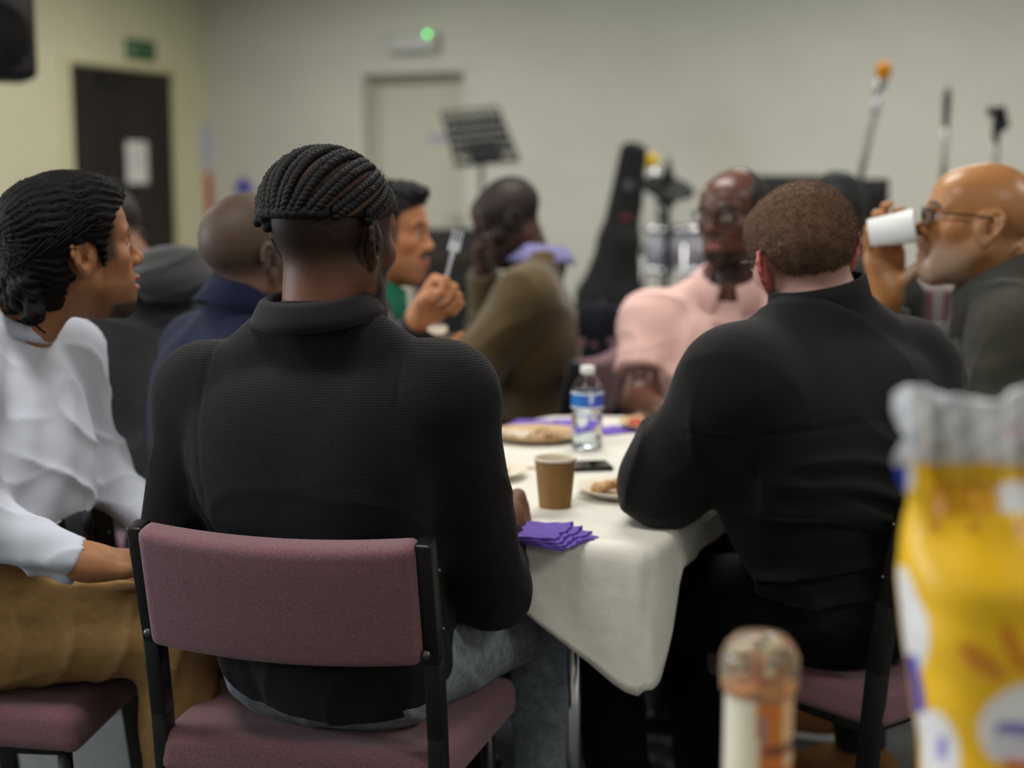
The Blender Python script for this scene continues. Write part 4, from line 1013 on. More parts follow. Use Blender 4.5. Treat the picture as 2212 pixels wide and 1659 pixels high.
# ---- man with the moustache holding a fork
M_dark = mat('blue_black_jacket', '#12141b', 0.9, sheen=0.15, bump=0.2, bscale=400)
M_green = mat('green_cotton', '#0b6a50', 0.8, noise=0.1, nscale=100)
fE = unit((0.96, 0.25, 0)); rE = V3(fE[1], -fE[0], 0); mE = P(778, 735, 3.45)
wE = P(906, 692, 3.20)
J = joints(neck=P(800, 640, 3.45), shL=mE-rE*0.18, shR=mE+rE*0.18, elR=V3(-0.34, 3.20, 0.77), elL=V3(-0.27, 3.46, 0.765), wrR=V3(-0.258, 3.15, 0.842), wrL=wE,
           pelvis=V3(mE[0]-0.04, 3.44, 0.555), knL=V3(-0.02, 3.62, 0.5), knR=V3(-0.03, 3.36, 0.5), anL=V3(-0.02, 3.62, 0.09), anR=V3(-0.03, 3.36, 0.09))
TE = HF(P(838, 506, 3.45), (0.985, -0.16), 2, 0, 0.98)
pE = person('man with a black quiff and moustache in a green collar lifting a plastic fork', J)
hL, qE = hand(wE, (0.62, -0.15, 0.76), (0.45, -0.88, -0.1), True, [(62, 88, 45), (72, 95, 50), (78, 98, 50), (80, 98, 50)], [(0.016, 0.020, 0.010), (0.036, 0.046, 0.026), (0.036, 0.074, 0.040), (0.020, 0.090, 0.046)], 1.12)
hR, _ = hand(J['wrR'], (0.90, 0.1, 0.42), (-0.4, 0.1, 0.9), False, [(8, 14, 10)]*4, [(0.016, 0.018, 0.006), (0.034, 0.045, 0.006), (0.040, 0.072, 0.006), (0.038, 0.095, 0.010)], sc=0.92)
def mouE(x, y, z):
    m = 0.95*sst(0.010, 0.004, np.abs(z+0.0475+0.10*np.abs(x)))*sst(0.036, 0.028, np.abs(x))*sst(0.075, 0.088, y); j = 0.30*sst(-0.045, -0.08, z)*sst(0, 0.03, y)
    return np.clip(np.maximum(m, j), 0, 1)
def sideE(x, y, z): return 0.85*sst(0.05, 0.035, y)*sst(-0.03, -0.01, z)*(np.abs(x) > 0.045)*sst(0.005, 0.02, y)
cE = head_colour(TE, '#ab7450', lip='#9c5a52', hairc='#3a3838', hairmask=sideE, beard=mouE, beardc='#15110f', browc='#120e0c', brow=1.0)
body_mesh(pE, J, TE, head_prims(TE, nose=0.85, jaw=1.05), M_skin, cE, [hL+[cone(J['elL'], wE, 0.036, 0.027)], hR], hh=0.003, hl=0.003)
X, Fw, U, mid = axes(J); sh = torso(J, 0.010, 1.05)
for s in 'LR': sh += arm(J, s, 0.010, 1.05)
solid('dark_jacket', sh+[nc(J['neck']-0.005*U, U*0.75+Fw*0.66)], 0.007, M_dark, pE, disp=wrinkle(0.004, 14, 5))
solid('green_shirt_front', [cone(J['neck']-0.06*U+0.0*Fw, J['neck']+0.02*U+0.005*Fw, 0.075, 0.062, 0), ell(mid+0.065*Fw-0.03*U, (0.10, 0.055, 0.12), np.stack([X, Fw, U], 1), 0.03), half(J['neck']+0.018*U, U*0.85+Fw*0.5)], 0.006, M_green, pE)
NR = np.stack([X, Fw, U], 1) @ rotm((1, 0, 0), -0.35)
band('collar', M_green, pE, J['neck']+0.012*U+0.006*Fw, NR, lambda a: [(0.062, 0.0), (0.066, 0.034), (0.071, 0.036), (0.088, 0.004), (0.104+0.02*max(0, math.cos(a)), -0.034-0.02*max(0, math.cos(a)))], 0.22, 2*math.pi-0.22, 48, 1.0, 1.0, 0.003)
solid('trousers', legs(J, 0.006)+[half(J['pelvis']+[0, 0, 0.08], (0, 0, 1))], 0.010, MATS['dark_trouser'], pE)
for s in 'LR': shoe(J, s, fE, M_blackplastic, pE)
def hairE(x, y, z): return np.maximum(y-np.interp(z, [-0.06, -0.02, 0.0, 0.03, 0.06, 0.075, 0.16], [-0.03, 0.0, 0.022, 0.030, 0.050, 0.085, 0.12]), np.where(z < 0.02, 1-np.sqrt(((y+0.012)/0.026)**2+((z)/0.036)**2), -1)*0.03)
def dispE(p):
    x, y, z = TE.l(p).T; return 0.003*np.sin(x*260+y*80)*np.sin(y*120+z*150)
def colE(Pw):
    x, y, z = TE.l(Pw.astype(f32)).T; g = sst(0.06, 0.03, z)[:, None]*0.6; return np.array(lin('#080707'))[None]*(1-g)+np.array(lin('#39393b'))[None]*g
solid('hair', skull(TE, 0.009)+[TE.ell((0, 0.035, 0.100), (0.058, 0.062, 0.032), 0.02), TE.ell((0, 0.078, 0.098), (0.045, 0.028, 0.020), 0.015), cutf(TE, hairE)], 0.0035, M_hairv, pE, disp=dispE, col=colE)
HAND_E = qE

# ---- man in the brown jumper, head down, on a chair behind
M_brown = mat('olive_brown_knit', '#4a3c22', 0.95, spec=0.3, noise=0.2, nscale=150, bump=0.4, bscale=250, sheen=0.2)
J = joints(neck=P(1165, 565, 4.22), shL=P(1140, 640, 4.03), shR=P(1150, 635, 4.40), elL=P(1030, 790, 4.00), wrL=P(935, 752, 4.02), elR=P(1060, 760, 4.42), wrR=P(1045, 590, 4.36),
           pelvis=V3(0.05, 4.24, 0.57), hipL=V3(0.04, 4.15, 0.55), hipR=V3(0.06, 4.33, 0.55), knL=V3(-0.33, 4.10, 0.52), knR=V3(-0.32, 4.36, 0.52), anL=V3(-0.30, 4.10, 0.09), anR=V3(-0.30, 4.36, 0.09))
TF = HF(P(1096, 476, 4.21), (-0.95, -0.18), 30, 0, 1.0)
pF = person('man in an olive brown jumper with lilac collar sitting head bowed behind the bottle', J)
cF = head_colour(TF, '#402a22', hairc='#17110f', hairmask=lambda x, y, z: 0.85*sst(-0.05, -0.02, z+0.3*np.clip(y, 0, 1))*sst(0.085, 0.06, y), beard=lambda x, y, z: 0.7*sst(-0.04, -0.07, z)*sst(0, 0.03, y))
hR, _ = hand(J['wrR'], (-0.1, 0.0, 1), (0.7, -0.5, 0.2), False, [(40, 70, 40)]*4); hL, _ = hand(J['wrL'], (-0.9, 0.1, -0.2), (0, 0, -1), True, FIST)
body_mesh(pF, J, TF, head_prims(TF), M_skin, cF, [hR+[cone(J['elR'], J['wrR'], 0.036, 0.027)], hL], hh=0.0038, hl=0.0045)
X, Fw, U, mid = axes(J); sh = torso(J, 0.016, 1.15)
for s in 'LR': sh += arm(J, s, 0.022, 1.2)
solid('jumper', sh+[nc(J['neck']+0.028*U, U*0.9+Fw*0.4)], 0.008, M_brown, pF, disp=wrinkle(0.010, 14, 0.5))
NR = np.stack([X, Fw, U], 1) @ rotm((1, 0, 0), 0.05)
band('collar', mat('lilac_cotton', '#6d6a95', 0.8), pF, J['neck']+0.012*U, NR, lambda a: [(0.064, 0.0), (0.068, 0.036), (0.074, 0.036), (0.094, 0.004), (0.104, -0.014)], 0.3, 2*math.pi-0.3, 40, 1.05, 1.05, 0.004)
solid('trousers', legs(J, 0.010)+[half(J['pelvis']+[0, 0, 0.08], (0, 0, 1))], 0.010, MATS['dark_trouser'], pF)
for s in 'LR': shoe(J, s, (-1, 0), M_blackplastic, pF)

# ---- man in the pink polo shirt, facing us
M_pink = mat('pink_pique', '#d3aca6', 0.85, noise=0.05, nscale=200, bump=0.2, bscale=600, sheen=0.15)
fG = unit((-0.22, -0.97, 0)); rG = V3(fG[1], -fG[0], 0); mG = P(1560, 698, 3.66)
J = joints(neck=P(1578, 612, 3.66), shL=mG-rG*0.185, shR=mG+rG*0.185, elR=P(1378, 868, 3.58), elL=P(1745, 868, 3.60), wrR=V3(0.36, 3.33, 0.735), wrL=V3(0.58, 3.32, 0.735),
           pelvis=V3(0.535, 3.72, 0.56), knL=V3(0.60, 3.30, 0.5), knR=V3(0.36, 3.34, 0.5), anL=V3(0.6, 3.34, 0.09), anR=V3(0.38, 3.36, 0.09))
TG = HF(P(1582, 468, 3.64), (-0.62, -0.78), 2, 0, 1.0)
pG = person('man with glasses in a pink polo shirt facing us across the table', J)
def hairG(x, y, z): return 0.95*sst(0.035, 0.015, y+0.9*np.clip(z-0.06, 0, 1)-0.2*np.clip(np.abs(x)-0.06, 0, 1))*sst(-0.05, -0.02, z+0.2*np.clip(y, 0, 1))
def beardG(x, y, z):
    ch = 0.85*sst(-0.075, -0.092, z)*sst(0.0, 0.03, y); mu = 0.7*sst(0.009, 0.004, np.abs(z+0.047))*sst(0.08, 0.09, y)*sst(0.03, 0.022, np.abs(x))
    return np.clip(np.maximum(np.maximum(ch, mu), 0.5*sst(-0.04, -0.08, z)*sst(-0.01, 0.01, y)*sst(0.05, 0.03, y)), 0, 1)
cG = head_colour(TG, '#523226', lip='#8c5350', hairc='#0f0c0b', hairmask=hairG, beard=beardG, browc='#0d0908')
hR, _ = hand(J['wrR'], (0.6, -0.75, 0.02), (0.1, 0.1, -1), False, [(25, 40, 20)]*4); hL, _ = hand(J['wrL'], (-0.7, -0.6, 0.02), (0, 0, -1), True, [(25, 40, 20)]*4)
fa = lambda J, s: [cone(J['sh'+s], J['el'+s], 0.050, 0.043, 0.0), cone(J['el'+s], J['wr'+s], 0.043, 0.028, 0.025), cone(J['wr'+s], J['wr'+s]+unit(J['wr'+s]-J['el'+s])*0.02, 0.028, 0.024)]
body_mesh(pG, J, TG, head_prims(TG), M_skin_shiny, cG, [hR+fa(J, 'R'), hL+fa(J, 'L')], hh=0.0028, hl=0.004)
X, Fw, U, mid = axes(J); sh = torso(J, 0.010, 1.08)
for s in 'LR': sh += arm(J, s, 0.016, 1.05, upto=0.66)
def dispG(p):
    q = p-mid.astype(f32); u = q @ U.astype(f32); x = q @ X.astype(f32); fy = q @ Fw.astype(f32)
    return wrinkle(0.006, 18, 4)(p)+0.004*np.sin((u+0.7*np.abs(x))*60)*sst(-0.05, -0.12, u)*sst(0.02, 0.08, fy)
so = solid('polo_shirt', sh+[nc(J['neck']+0.012*U+0.01*Fw, U*0.80+Fw*0.60, 0.072)], 0.006, M_pink, pG, disp=dispG)
NR = np.stack([X, Fw, U], 1) @ rotm((1, 0, 0), -0.42)
band('collar', M_pink, pG, J['neck']+0.008*U+0.006*Fw, NR, lambda a: [(0.064, 0.0), (0.069, 0.030), (0.074, 0.031), (0.086, 0.010), (0.102+0.014*max(0, math.cos(a)), -0.016-0.018*max(0, math.cos(a)))], 0.30, 2*math.pi-0.30, 48, 1.0, 1.0, 0.003)
c0 = mid+0.128*Fw-0.02*U
mb = MB().box(c0, (0.030, 0.006, 0.13), np.stack([X, Fw, U], 1) @ rotm((1, 0, 0), -0.16), bev=0.002); pk = mb.build('placket', M_pink, so, keep=True)
for k in range(3): MB().ball(c0+Fw*0.006+U*(0.045-0.04*k), 0.005, 8).build('button', mat('pink_button', '#c08880', 0.4), so, keep=True, smooth=True)
solid('trousers', legs(J, 0.006)+[half(J['pelvis']+[0, 0, 0.08], (0, 0, 1))], 0.010, MATS['dark_trouser'], pG)
for s in 'LR': shoe(J, s, fG, M_blackplastic, pG)
glasses(pG, TG, M_specs, M_lens, 0.0018, 0.024, 0.017)
def hlG(x, y, z): return np.maximum(y+0.9*np.clip(z-0.06, 0, 1)-0.025, np.maximum(-0.02-z+0.0*y, np.where(z < 0.03, 1-np.sqrt(((y+0.012)/0.028)**2+((z+0.004)/0.038)**2), -1)*0.03))
solid('hair', skull(TG, 0.004)+[cutf(TG, hlG)], 0.0035, mat('cropped_black_hair', '#0f0c0b', 0.7, bump=0.5, bscale=700), pG)

# ---- man in the black jacket, back to us, on the right
M_jacket = mat('black_fleece_jacket', '#090a0d', 0.95, noise=0.15, nscale=200, bump=0.25, bscale=500, sheen=0.06, spec=0.3)
M_blk_trouser = mat('black_trouser', '#060607', 0.9, spec=0.2)
fH = unit((-0.6, 0.8, 0)); rH = V3(fH[1], -fH[0], 0); mH = P(1785, 800, 2.37)
J = joints(neck=P(1772, 690, 2.39), shL=mH-rH*0.212-V3(0, 0, 0.008), shR=mH+rH*0.205-V3(0, 0, 0.02), elL=V3(P(1440, 1098, 2.36)[0], 2.36, 0.772), elR=V3(0.76, 2.52, 0.74), wrL=V3(0.30, 2.62, 0.760), wrR=V3(0.56, 2.76, 0.760),
           pelvis=V3(0.615, 2.45, 0.565), hipL=V3(0.55, 2.375, 0.545), hipR=V3(0.685, 2.52, 0.545), knL=V3(0.165, 2.64, 0.49), knR=V3(0.36, 2.86, 0.49), anL=V3(0.215, 2.62, 0.06), anR=V3(0.40, 2.84, 0.06))
TH = HF(P(1733, 556, 2.42), (-0.30, 0.95), 6, -13, 0.99)
pH = person('brown-haired man in a black jacket with his back to us on the right', J)
hR, _ = hand(J['wrR'], (-0.3, 0.9, 0), (0, 0, -1), False, [(20, 30, 15)]*4); hL, _ = hand(J['wrL'], (0.1, 0.95, 0), (0, 0, -1), True, [(20, 30, 15)]*4)
def napeH(x, y, z): return 0.55*sst(-0.075, -0.04, z+0.18*np.clip(y+0.06, 0, 1))*sst(0.04, 0.02, y)
def redear(c, x, y, z, near):
    m = (sst(0.074, 0.084, np.abs(x))*near)[:, None]*0.8; return c*(1-m)+np.array(lin('#b55a58'))[None]*m
cH = head_colour(TH, '#b98d7e', hairc='#4a3629', hairmask=napeH, extra=redear)
neckroll = [TH.cone((-0.03, -0.072, -0.078), (0.03, -0.072, -0.078), 0.013, None, 0.02), TH.ell((0, -0.042, -0.080), (0.058, 0.046, 0.06), 0.03)]
body_mesh(pH, J, TH, head_prims(TH, ears=0)+ear(TH, -1, True, 0.8, 1.12)+ear(TH, 1, True, 0.8, 1.12)+neckroll, M_skin_fair, cH, [hR, hL], hh=0.0028, hl=0.005)
X, Fw, U, mid = axes(J)
def dispH(p, X=X, Fw=Fw, U=U, mid=mid):
    q = p-mid.astype(f32); u = q @ U.astype(f32); x = q @ X.astype(f32); fy = q @ Fw.astype(f32); bk = (fy < 0.03)
    d = wrinkle(0.0085, 15, 2.2)(p)*sst(0.02, -0.14, u)+wrinkle(0.002, 12, 2.2)(p)
    d += 0.0035*np.exp(-((u+0.045+0.35*x*x)/0.0035)**2)*bk                        # yoke seam
    for k, (u0, sl) in enumerate(((-0.12, -0.25), (-0.165, -0.32), (-0.215, -0.30), (-0.30, 0.25), (-0.36, 0.3))):
        c = u-(u0+sl*(x+0.05)-1.3*(x+0.02)**2); d += (-0.009*np.exp(-((c-0.012)/0.010)**2)+0.008*np.exp(-((c+0.008)/0.011)**2))*bk*sst(-0.20, -0.15, x)*sst(0.22, 0.1, x)
    return d
sh = torso(J, 0.016, 1.12, 1.12)
for sg, q in ((-1, 'shL'), (1, 'shR')): sh += [cone(J['neck']+sg*0.045*X-0.035*U-0.01*Fw, J[q]-0.002*U-sg*0.02*X, 0.072, 0.078, 0.05)]
for s in 'LR': sh += arm(J, s, 0.022, 1.25, cuff=0.02)
sh += [ell(mid-0.09*U-0.075*Fw, (0.17, 0.055, 0.14), np.stack([X, Fw, U], 1), 0.06), ell(J['pelvis']+V3(0.02, -0.02, 0.06), (0.185, 0.155, 0.16), np.stack([rH, fH, [0, 0, 1]], 1), 0.06)]
sh += [cone(J['elL']+V3(0, 0, 0.004), J['elL']+V3(0.02, 0.03, 0.06), 0.070, 0.066, 0.03), nc(J['neck']+0.006*U, U*0.93+Fw*0.3, 0.085), half(V3(0.5, 2.4, 0.462), (0, 0, -1), 0.01)]
jo = solid('jacket', sh, 0.0052, M_jacket, pH, disp=dispH)
NR = np.stack([X, Fw, U], 1) @ rotm((0, 1, 0), -0.22)
def profH(a):
    b = 0.5-0.5*math.cos(a); return [(0.100, -0.034), (0.088, -0.005), (0.080, 0.028+0.010*b), (0.077, 0.046+0.014*b), (0.072, 0.046+0.014*b), (0.074, 0.01)]
band('collar', M_jacket, pH, J['neck']+0.010*U+0.002*Fw, NR, profH, 0.5, 2*math.pi-0.5, 64, 1.08, 1.0, 0.004)
solid('trousers', legs(J, 0.012, 1.12)+[half(J['pelvis']+[0, 0, 0.08], (0, 0, 1))], 0.008, M_blk_trouser, pH, disp=wrinkle(0.004, 16, 3))
for s in 'LR': shoe(J, s, fH, M_blackplastic, pH)
glasses(pH, TH, M_specs, M_lens, 0.002)
def hairH(x, y, z):
    low = -0.036+0.030*sst(-0.07, -0.02, y)+0.02*sst(0.0, 0.05, y)
    e = np.where((np.abs(x) > 0.05) & (z < 0.04), 1-np.sqrt(((y+0.010)/0.030)**2+((z+0.004)/0.036)**2), -1)*0.03
    return np.maximum(np.maximum(low-z, y-0.070), e)
def taperH(p):
    x, y, z = TH.l(p).T; return 0.006*sst(0.03, -0.045, z)+0.0010*np.sin(x*190+z*90)*np.sin(y*170+z*130)
def colH(Pw):
    x, y, z = TH.l(Pw.astype(f32)).T; t = sst(-0.05, 0.05, z)[:, None]; sw = (0.10*np.sin(x*75+z*40+3*np.sin(z*30))*np.sin(z*85-x*20))[:, None]
    return (np.array(lin('#6b5346'))[None]*(1-t)+np.array(lin('#5a4230'))[None]*t)*(1+sw)
ho = solid('hair', skull(TH, 0.0075)+[cutf(TH, hairH)], 0.003, M_hairv, pH, disp=taperH, col=colH)
swl = lambda L: np.stack([0.5*np.sin(L[:, 2]*30+L[:, 0]*24+L[:, 1]*30), 0.2+L[:, 0]*0, -0.5+0.4*np.cos(L[:, 0]*40+L[:, 2]*32)], 1)
spikes('hair_tips', mat('brown_hair', '#5a4230', 0.75, noise=0.45, nscale=70, spec=0.25), ho, ho, TH, lambda L: L[:, 2] > -0.03, 26000, 0.0048, 0.00040, swl)

# ---- bald man drinking from a white cup, right
M_oliveg = mat('olive_grey_jacket', '#34322a', 0.9, spec=0.3, noise=0.15, nscale=120, bump=0.25, bscale=400, sheen=0.15)
fI = unit((-0.95, 0.3, 0)); rI = V3(fI[1], -fI[0], 0); mI = P(2190, 705, 3.02)
wI = P(1918, 640, 3.045)
J = joints(neck=P(2165, 610, 3.00), shL=mI-rI*0.19, shR=mI+rI*0.19, elL=V3(0.95, 2.76, 0.74), wrL=V3(0.72, 2.86, 0.72), elR=V3(0.81, 3.12, 0.775), wrR=wI,
           pelvis=V3(1.10, 3.01, 0.56), knL=V3(0.70, 2.90, 0.5), knR=V3(0.73, 3.16, 0.5), anL=V3(0.74, 2.88, 0.09), anR=V3(0.72, 3.16, 0.09))
TI = HF(P(2108, 482, 2.98), (-0.985, 0.10), -6, 0, 1.05)
pI = person('bald bearded man with glasses drinking from a white cup on the right', J)
hR, qI = hand(wI, (-0.14, 0.0, 0.98), (0.20, -0.97, 0.05), False, [(4, 14, 62), (0, 14, 66), (0, 18, 66), (0, 22, 66)], [(0.018, 0.020, 0.012), (0.046, 0.050, 0.050), (0.046, 0.078, 0.082), (0.030, 0.102, 0.092)], 1.12)
hL, _ = hand(J['wrL'], (-0.9, 0.2, -0.05), (0, 0, -1), True, [(20, 30, 15)]*4)
def beardI(x, y, z):
    b = 0.80*sst(-0.018, -0.070, z+0.15*np.clip(0.06-y, 0, 1))*sst(-0.015, 0.03, y); n = 0.72+0.28*np.sin(x*700)*np.sin(y*640)*np.sin(z*690)
    return np.clip(b*n, 0, 1)*(1-sst(0.009, 0.004, np.abs(z+0.067))*sst(0.02, 0.015, np.abs(x))*sst(0.09, 0.095, y))
cI = head_colour(TI, '#a06d40', hairc='#6b5a50', hairmask=lambda x, y, z: 0.30*sst(0.03, -0.0, y)*sst(0.03, -0.02, z)*sst(-0.09, -0.05, z), beard=beardI, beardc='#8c8178', browc='#160f0b', brow=1.0)
body_mesh(pI, J, TI, head_prims(TI, mouth=0.002)+[TI.ell((0, 0.066, -0.098), (0.034, 0.028, 0.028), 0.02), TI.cone((-0.04, -0.085, -0.05), (0.04, -0.085, -0.05), 0.014, None, 0.02)], M_skin_shiny, cI, [hR+[cone(J['elR'], wI, 0.038, 0.028, 0.02), cone(wI, wI+V3(-0.005, 0, 0.02), 0.028, 0.026)], hL], hh=0.0028, hl=0.0032)
X, Fw, U, mid = axes(J); sh = torso(J, 0.016, 1.15, 1.1)
for sg, q in ((-1, 'shL'), (1, 'shR')): sh += [cone(J['neck']+sg*0.05*X-0.03*U, J[q]-0.0*U-sg*0.02*X, 0.072, 0.08, 0.05)]
for s in 'LR': sh += arm(J, s, 0.018, 1.15, cuff=-0.03 if s == 'R' else 0)
def dispI(p):
    q = p-mid.astype(f32); u = q @ U.astype(f32); fy = q @ Fw.astype(f32)
    return wrinkle(0.006, 17, 1.2)(p)+0.006*np.sin((u+0.22*fy)*62+0.6*np.sin(fy*20))*sst(-0.0, -0.06, u)*0.8
solid('jacket', sh+[nc(J['neck']+0.01*U, U*0.8+Fw*0.6)], 0.0062, M_oliveg, pI, disp=dispI)
NR = np.stack([X, Fw, U], 1) @ rotm((1, 0, 0), -0.30)
band('collar', M_oliveg, pI, J['neck']+0.012*U+0.0*Fw, NR, lambda a: [(0.072, -0.01), (0.080, 0.03-0.01*math.cos(a)), (0.088, 0.030-0.01*math.cos(a)), (0.105, 0.0), (0.125+0.02*max(0, math.cos(a)), -0.04-0.05*max(0, math.cos(a)))], 0.35, 2*math.pi-0.35, 48, 1.05, 1.08, 0.005)
solid('inner_shirt', [cone(J['neck']-0.08*U+0.03*Fw, J['neck']+0.012*U+0.01*Fw, 0.08, 0.066, 0), half(J['neck']+0.01*U, U*0.85+Fw*0.5)], 0.007, mat('grey_jersey', '#77746e', 0.9), pI)
solid('trousers', legs(J, 0.008)+[half(J['pelvis']+[0, 0, 0.08], (0, 0, 1))], 0.010, MATS['dark_trouser'], pI)
M_tanshoe = mat('tan_suede', '#7a5328', 0.85, noise=0.2, nscale=80)
for s in 'LR': shoe(J, s, fI, M_tanshoe, pI, M_white)
glasses(pI, TI, M_specs, M_lens, 0.0019, 0.023, 0.017)

# ---- two people further back on the right
def far_person(label, hp, face, Y, mid_px, skin, hairc, top_m, f, sc=1.0, hair_t=0.012):
    f = unit((*f, 0)); r = V3(f[1], -f[0], 0); m_ = P(*mid_px, Y)
    J = joints(neck=m_+V3(0, 0, 0.09), shL=m_-r*0.18, shR=m_+r*0.18, elL=m_-r*0.22+f*0.08-V3(0, 0, 0.26), elR=m_+r*0.22+f*0.08-V3(0, 0, 0.26), wrL=m_-r*0.12+f*0.32-V3(0, 0, 0.23), wrR=m_+r*0.12+f*0.32-V3(0, 0, 0.23),
               pelvis=V3(m_[0]-f[0]*0.03, m_[1]-f[1]*0.03, 0.56), knL=V3(m_[0], m_[1], 0.5)*[1, 1, 0]+f*0.40-r*0.12+V3(0, 0, 0.5), knR=V3(m_[0], m_[1], 0)+f*0.40+r*0.12+V3(0, 0, 0.5), anL=V3(m_[0], m_[1], 0)+f*0.38-r*0.12+V3(0, 0, 0.09), anR=V3(m_[0], m_[1], 0)+f*0.38+r*0.12+V3(0, 0, 0.09))
    T = HF(hp, face, 0, 0, sc); p = person(label, J)
    hR, _ = hand(J['wrR'], f, (0, 0, -1), False, [(20, 30, 15)]*4); hL, _ = hand(J['wrL'], f, (0, 0, -1), True, [(20, 30, 15)]*4)
    body_mesh(p, J, T, head_prims(T, ears=1), M_skin, head_colour(T, skin, hairc=hairc), [hR, hL], hh=0.0045, hl=0.006)
    sh = torso(J, 0.012, 1.1)
    for s in 'LR': sh += arm(J, s, 0.014, 1.1)
    solid('jumper', sh+[nc(J['neck']+[0, 0, 0.02], (0, 0, 1))], 0.009, top_m, p, disp=wrinkle(0.005, 12, 1))
    solid('trousers', legs(J, 0.008)+[half(J['pelvis']+[0, 0, 0.08], (0, 0, 1))], 0.012, MATS['dark_trouser'], p)
    for s in 'LR': shoe(J, s, f, M_blackplastic, p)
    hl = lambda x, y, z: np.maximum(np.maximum(-0.05+0.5*np.clip(y+0.05, 0, 1)-z, y-0.07), np.where((np.abs(x) > 0.05) & (z < 0.04), 1-np.sqrt(((y+0.010)/0.028)**2+(z/0.034)**2), -1)*0.03)
    solid('hair', skull(T, hair_t)+[cutf(T, hl)], 0.005, mat('far_black_hair', '#0d0c0d', 0.7, bump=0.5, bscale=200), p)
    return p
far_person('dark-haired person in a grey-green jumper seen from behind further back', P(1806, 468, 4.6), (0.25, 0.97), 4.6, (1815, 640), '#6a4a3c', '#0d0c0d', mat('grey_green_knit', '#2b322f', 0.95), (0.25, 0.97), 1.08, 0.016)
far_person('dark-haired person cut off by the right edge behind the bald man', P(2262, 462, 4.1), (-0.75, -0.5), 4.1, (2275, 640), '#a06f58', '#0d0c0d', mat('dark_blue_knit', '#20242e', 0.95), (-0.8, -0.4))
# ---------------------------------------------------------------- chairs under everybody
chair(-0.273, 2.2125, (0.235, 0.972), 'mauve upholstered chair nearest us, under the man with braids')
chair(-0.835, 2.405, (0.99, -0.1), 'mauve chair under the man in the white top')
chair(0.655, 2.53, (-0.60, 0.80), 'mauve chair under the man in the black jacket on the right')
chair(-0.60, 2.80, (0.955, 0.295), 'mauve chair under the man in navy')
chair(-0.85, 3.47, (-0.97, 0.25), 'mauve chair under the man in the grey hooded fleece')
chair(-0.385, 3.45, (0.96, 0.25), 'mauve chair under the man with the fork')
chair(0.02, 4.24, (-0.93, 0.35), 'mauve chair under the man in the brown jumper')
chair(0.525, 3.70, (-0.22, -0.97), 'mauve chair under the man in the pink polo shirt')
chair(1.065, 3.02, (-0.95, 0.3), 'mauve chair under the bald man')
# ---------------------------------------------------------------- things on the table
M_pet = mat('clear_plastic', '#f4f8fa', 0.03, trans=1.0, ior=1.2)
M_water = mat('water', '#eef6fa', 0.0, trans=1.0, ior=1.25)
c = PZ(1268, 968, TZ); o = empty('water_bottle', c); tag(o, 'clear water bottle with blue label and white cap on the table', 'bottle')
hb = P(1268, 790, c[1])[2]-TZ; k = hb/0.2; rb_ = 0.0345
prof = [(0.026, 0.0), (rb_, 0.006)]
for i in range(7): prof += [(rb_, 0.012+i*0.012), (rb_-0.0016, 0.018+i*0.012)]
prof += [(rb_, 0.10), (rb_+0.0004, 0.135), (rb_, 0.142), (0.031, 0.152), (0.022, 0.168), (0.0135, 0.178), (0.0130, 0.184)]
MB().lathe([(r, z*k) for r, z in prof], n=36, close=False).build('bottle_shell', M_pet, o, smooth=True)
o.children[0].modifiers.new('t', 'SOLIDIFY').thickness = 0.0006
MB().lathe([(0.0, 0.003*k)]+[(r-0.0016, z*k) for r, z in prof if 0.004 < z < 0.096]+[(0.0, 0.094*k)], n=36, close=False).build('water', M_water, o, smooth=True)
lab = MB(); n = 48; cols = []
zz = [0.100, 0.104, 0.1045, 0.110, 0.118, 0.126, 0.134, 0.1345, 0.139]
for z in zz:
    for j in range(n):
        th = 2*math.pi*j/n; lab.v.append(((rb_+0.0009)*math.cos(th), (rb_+0.0009)*math.sin(th), z*k))
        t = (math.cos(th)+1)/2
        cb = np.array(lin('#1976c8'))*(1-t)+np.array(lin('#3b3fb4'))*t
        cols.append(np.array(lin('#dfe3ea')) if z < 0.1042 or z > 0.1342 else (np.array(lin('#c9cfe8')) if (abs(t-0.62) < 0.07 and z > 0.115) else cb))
for i in range(len(zz)-1):
    for j in range(n): lab.f.append((i*n+j, i*n+(j+1) % n, (i+1)*n+(j+1) % n, (i+1)*n+j))
lab.mi = [0]*len(lab.f); lab.build('label_band', mat('printed_film', attr='tint', rough=0.35), o, smooth=True, cols=np.array(cols))
MB().lathe([(0.0, 0.183*k), (0.0155, 0.183*k), (0.0158, 0.186*k), (0.0155, 0.198*k), (0.0135, 0.2*k), (0.0, 0.2*k)], n=30, close=False).build('cap', M_white, o, smooth=True)

c = PZ(1199, 1094, TZ); o = empty('paper_cup', c); tag(o, 'brown kraft paper cup standing on the white cloth', 'cup')
hc = P(1199, 990, c[1]-0.0)[2]-TZ; M_kraft = mat('kraft_paper', '#8c6a3c', 0.8, noise=0.08, nscale=80)
MB().lathe([(0.0, 0.005), (0.0265, 0.005), (0.0265, 0.0), (0.0285, 0.0), (0.0365, hc-0.003)], n=40, close=False).build('cup_wall', M_kraft, o, angle=50)
MB().lathe([(0.0262, 0.007), (0.0345, hc-0.002), (0.0375, hc-0.003), (0.0385, hc), (0.0375, hc+0.003), (0.0355, hc+0.002), (0.0340, hc-0.004), (0.0255, 0.007)], n=40, close=False).build('rim_lining', mat('cup_white', '#d8d0bd', 0.6), o, smooth=True)
MB().lathe([(0.0, hc-0.018), (0.0315, hc-0.018), (0.0315, hc-0.020), (0.0, hc-0.020)], n=30, close=False).build('coffee', mat('milky_coffee', '#8a6a48', 0.2), o)

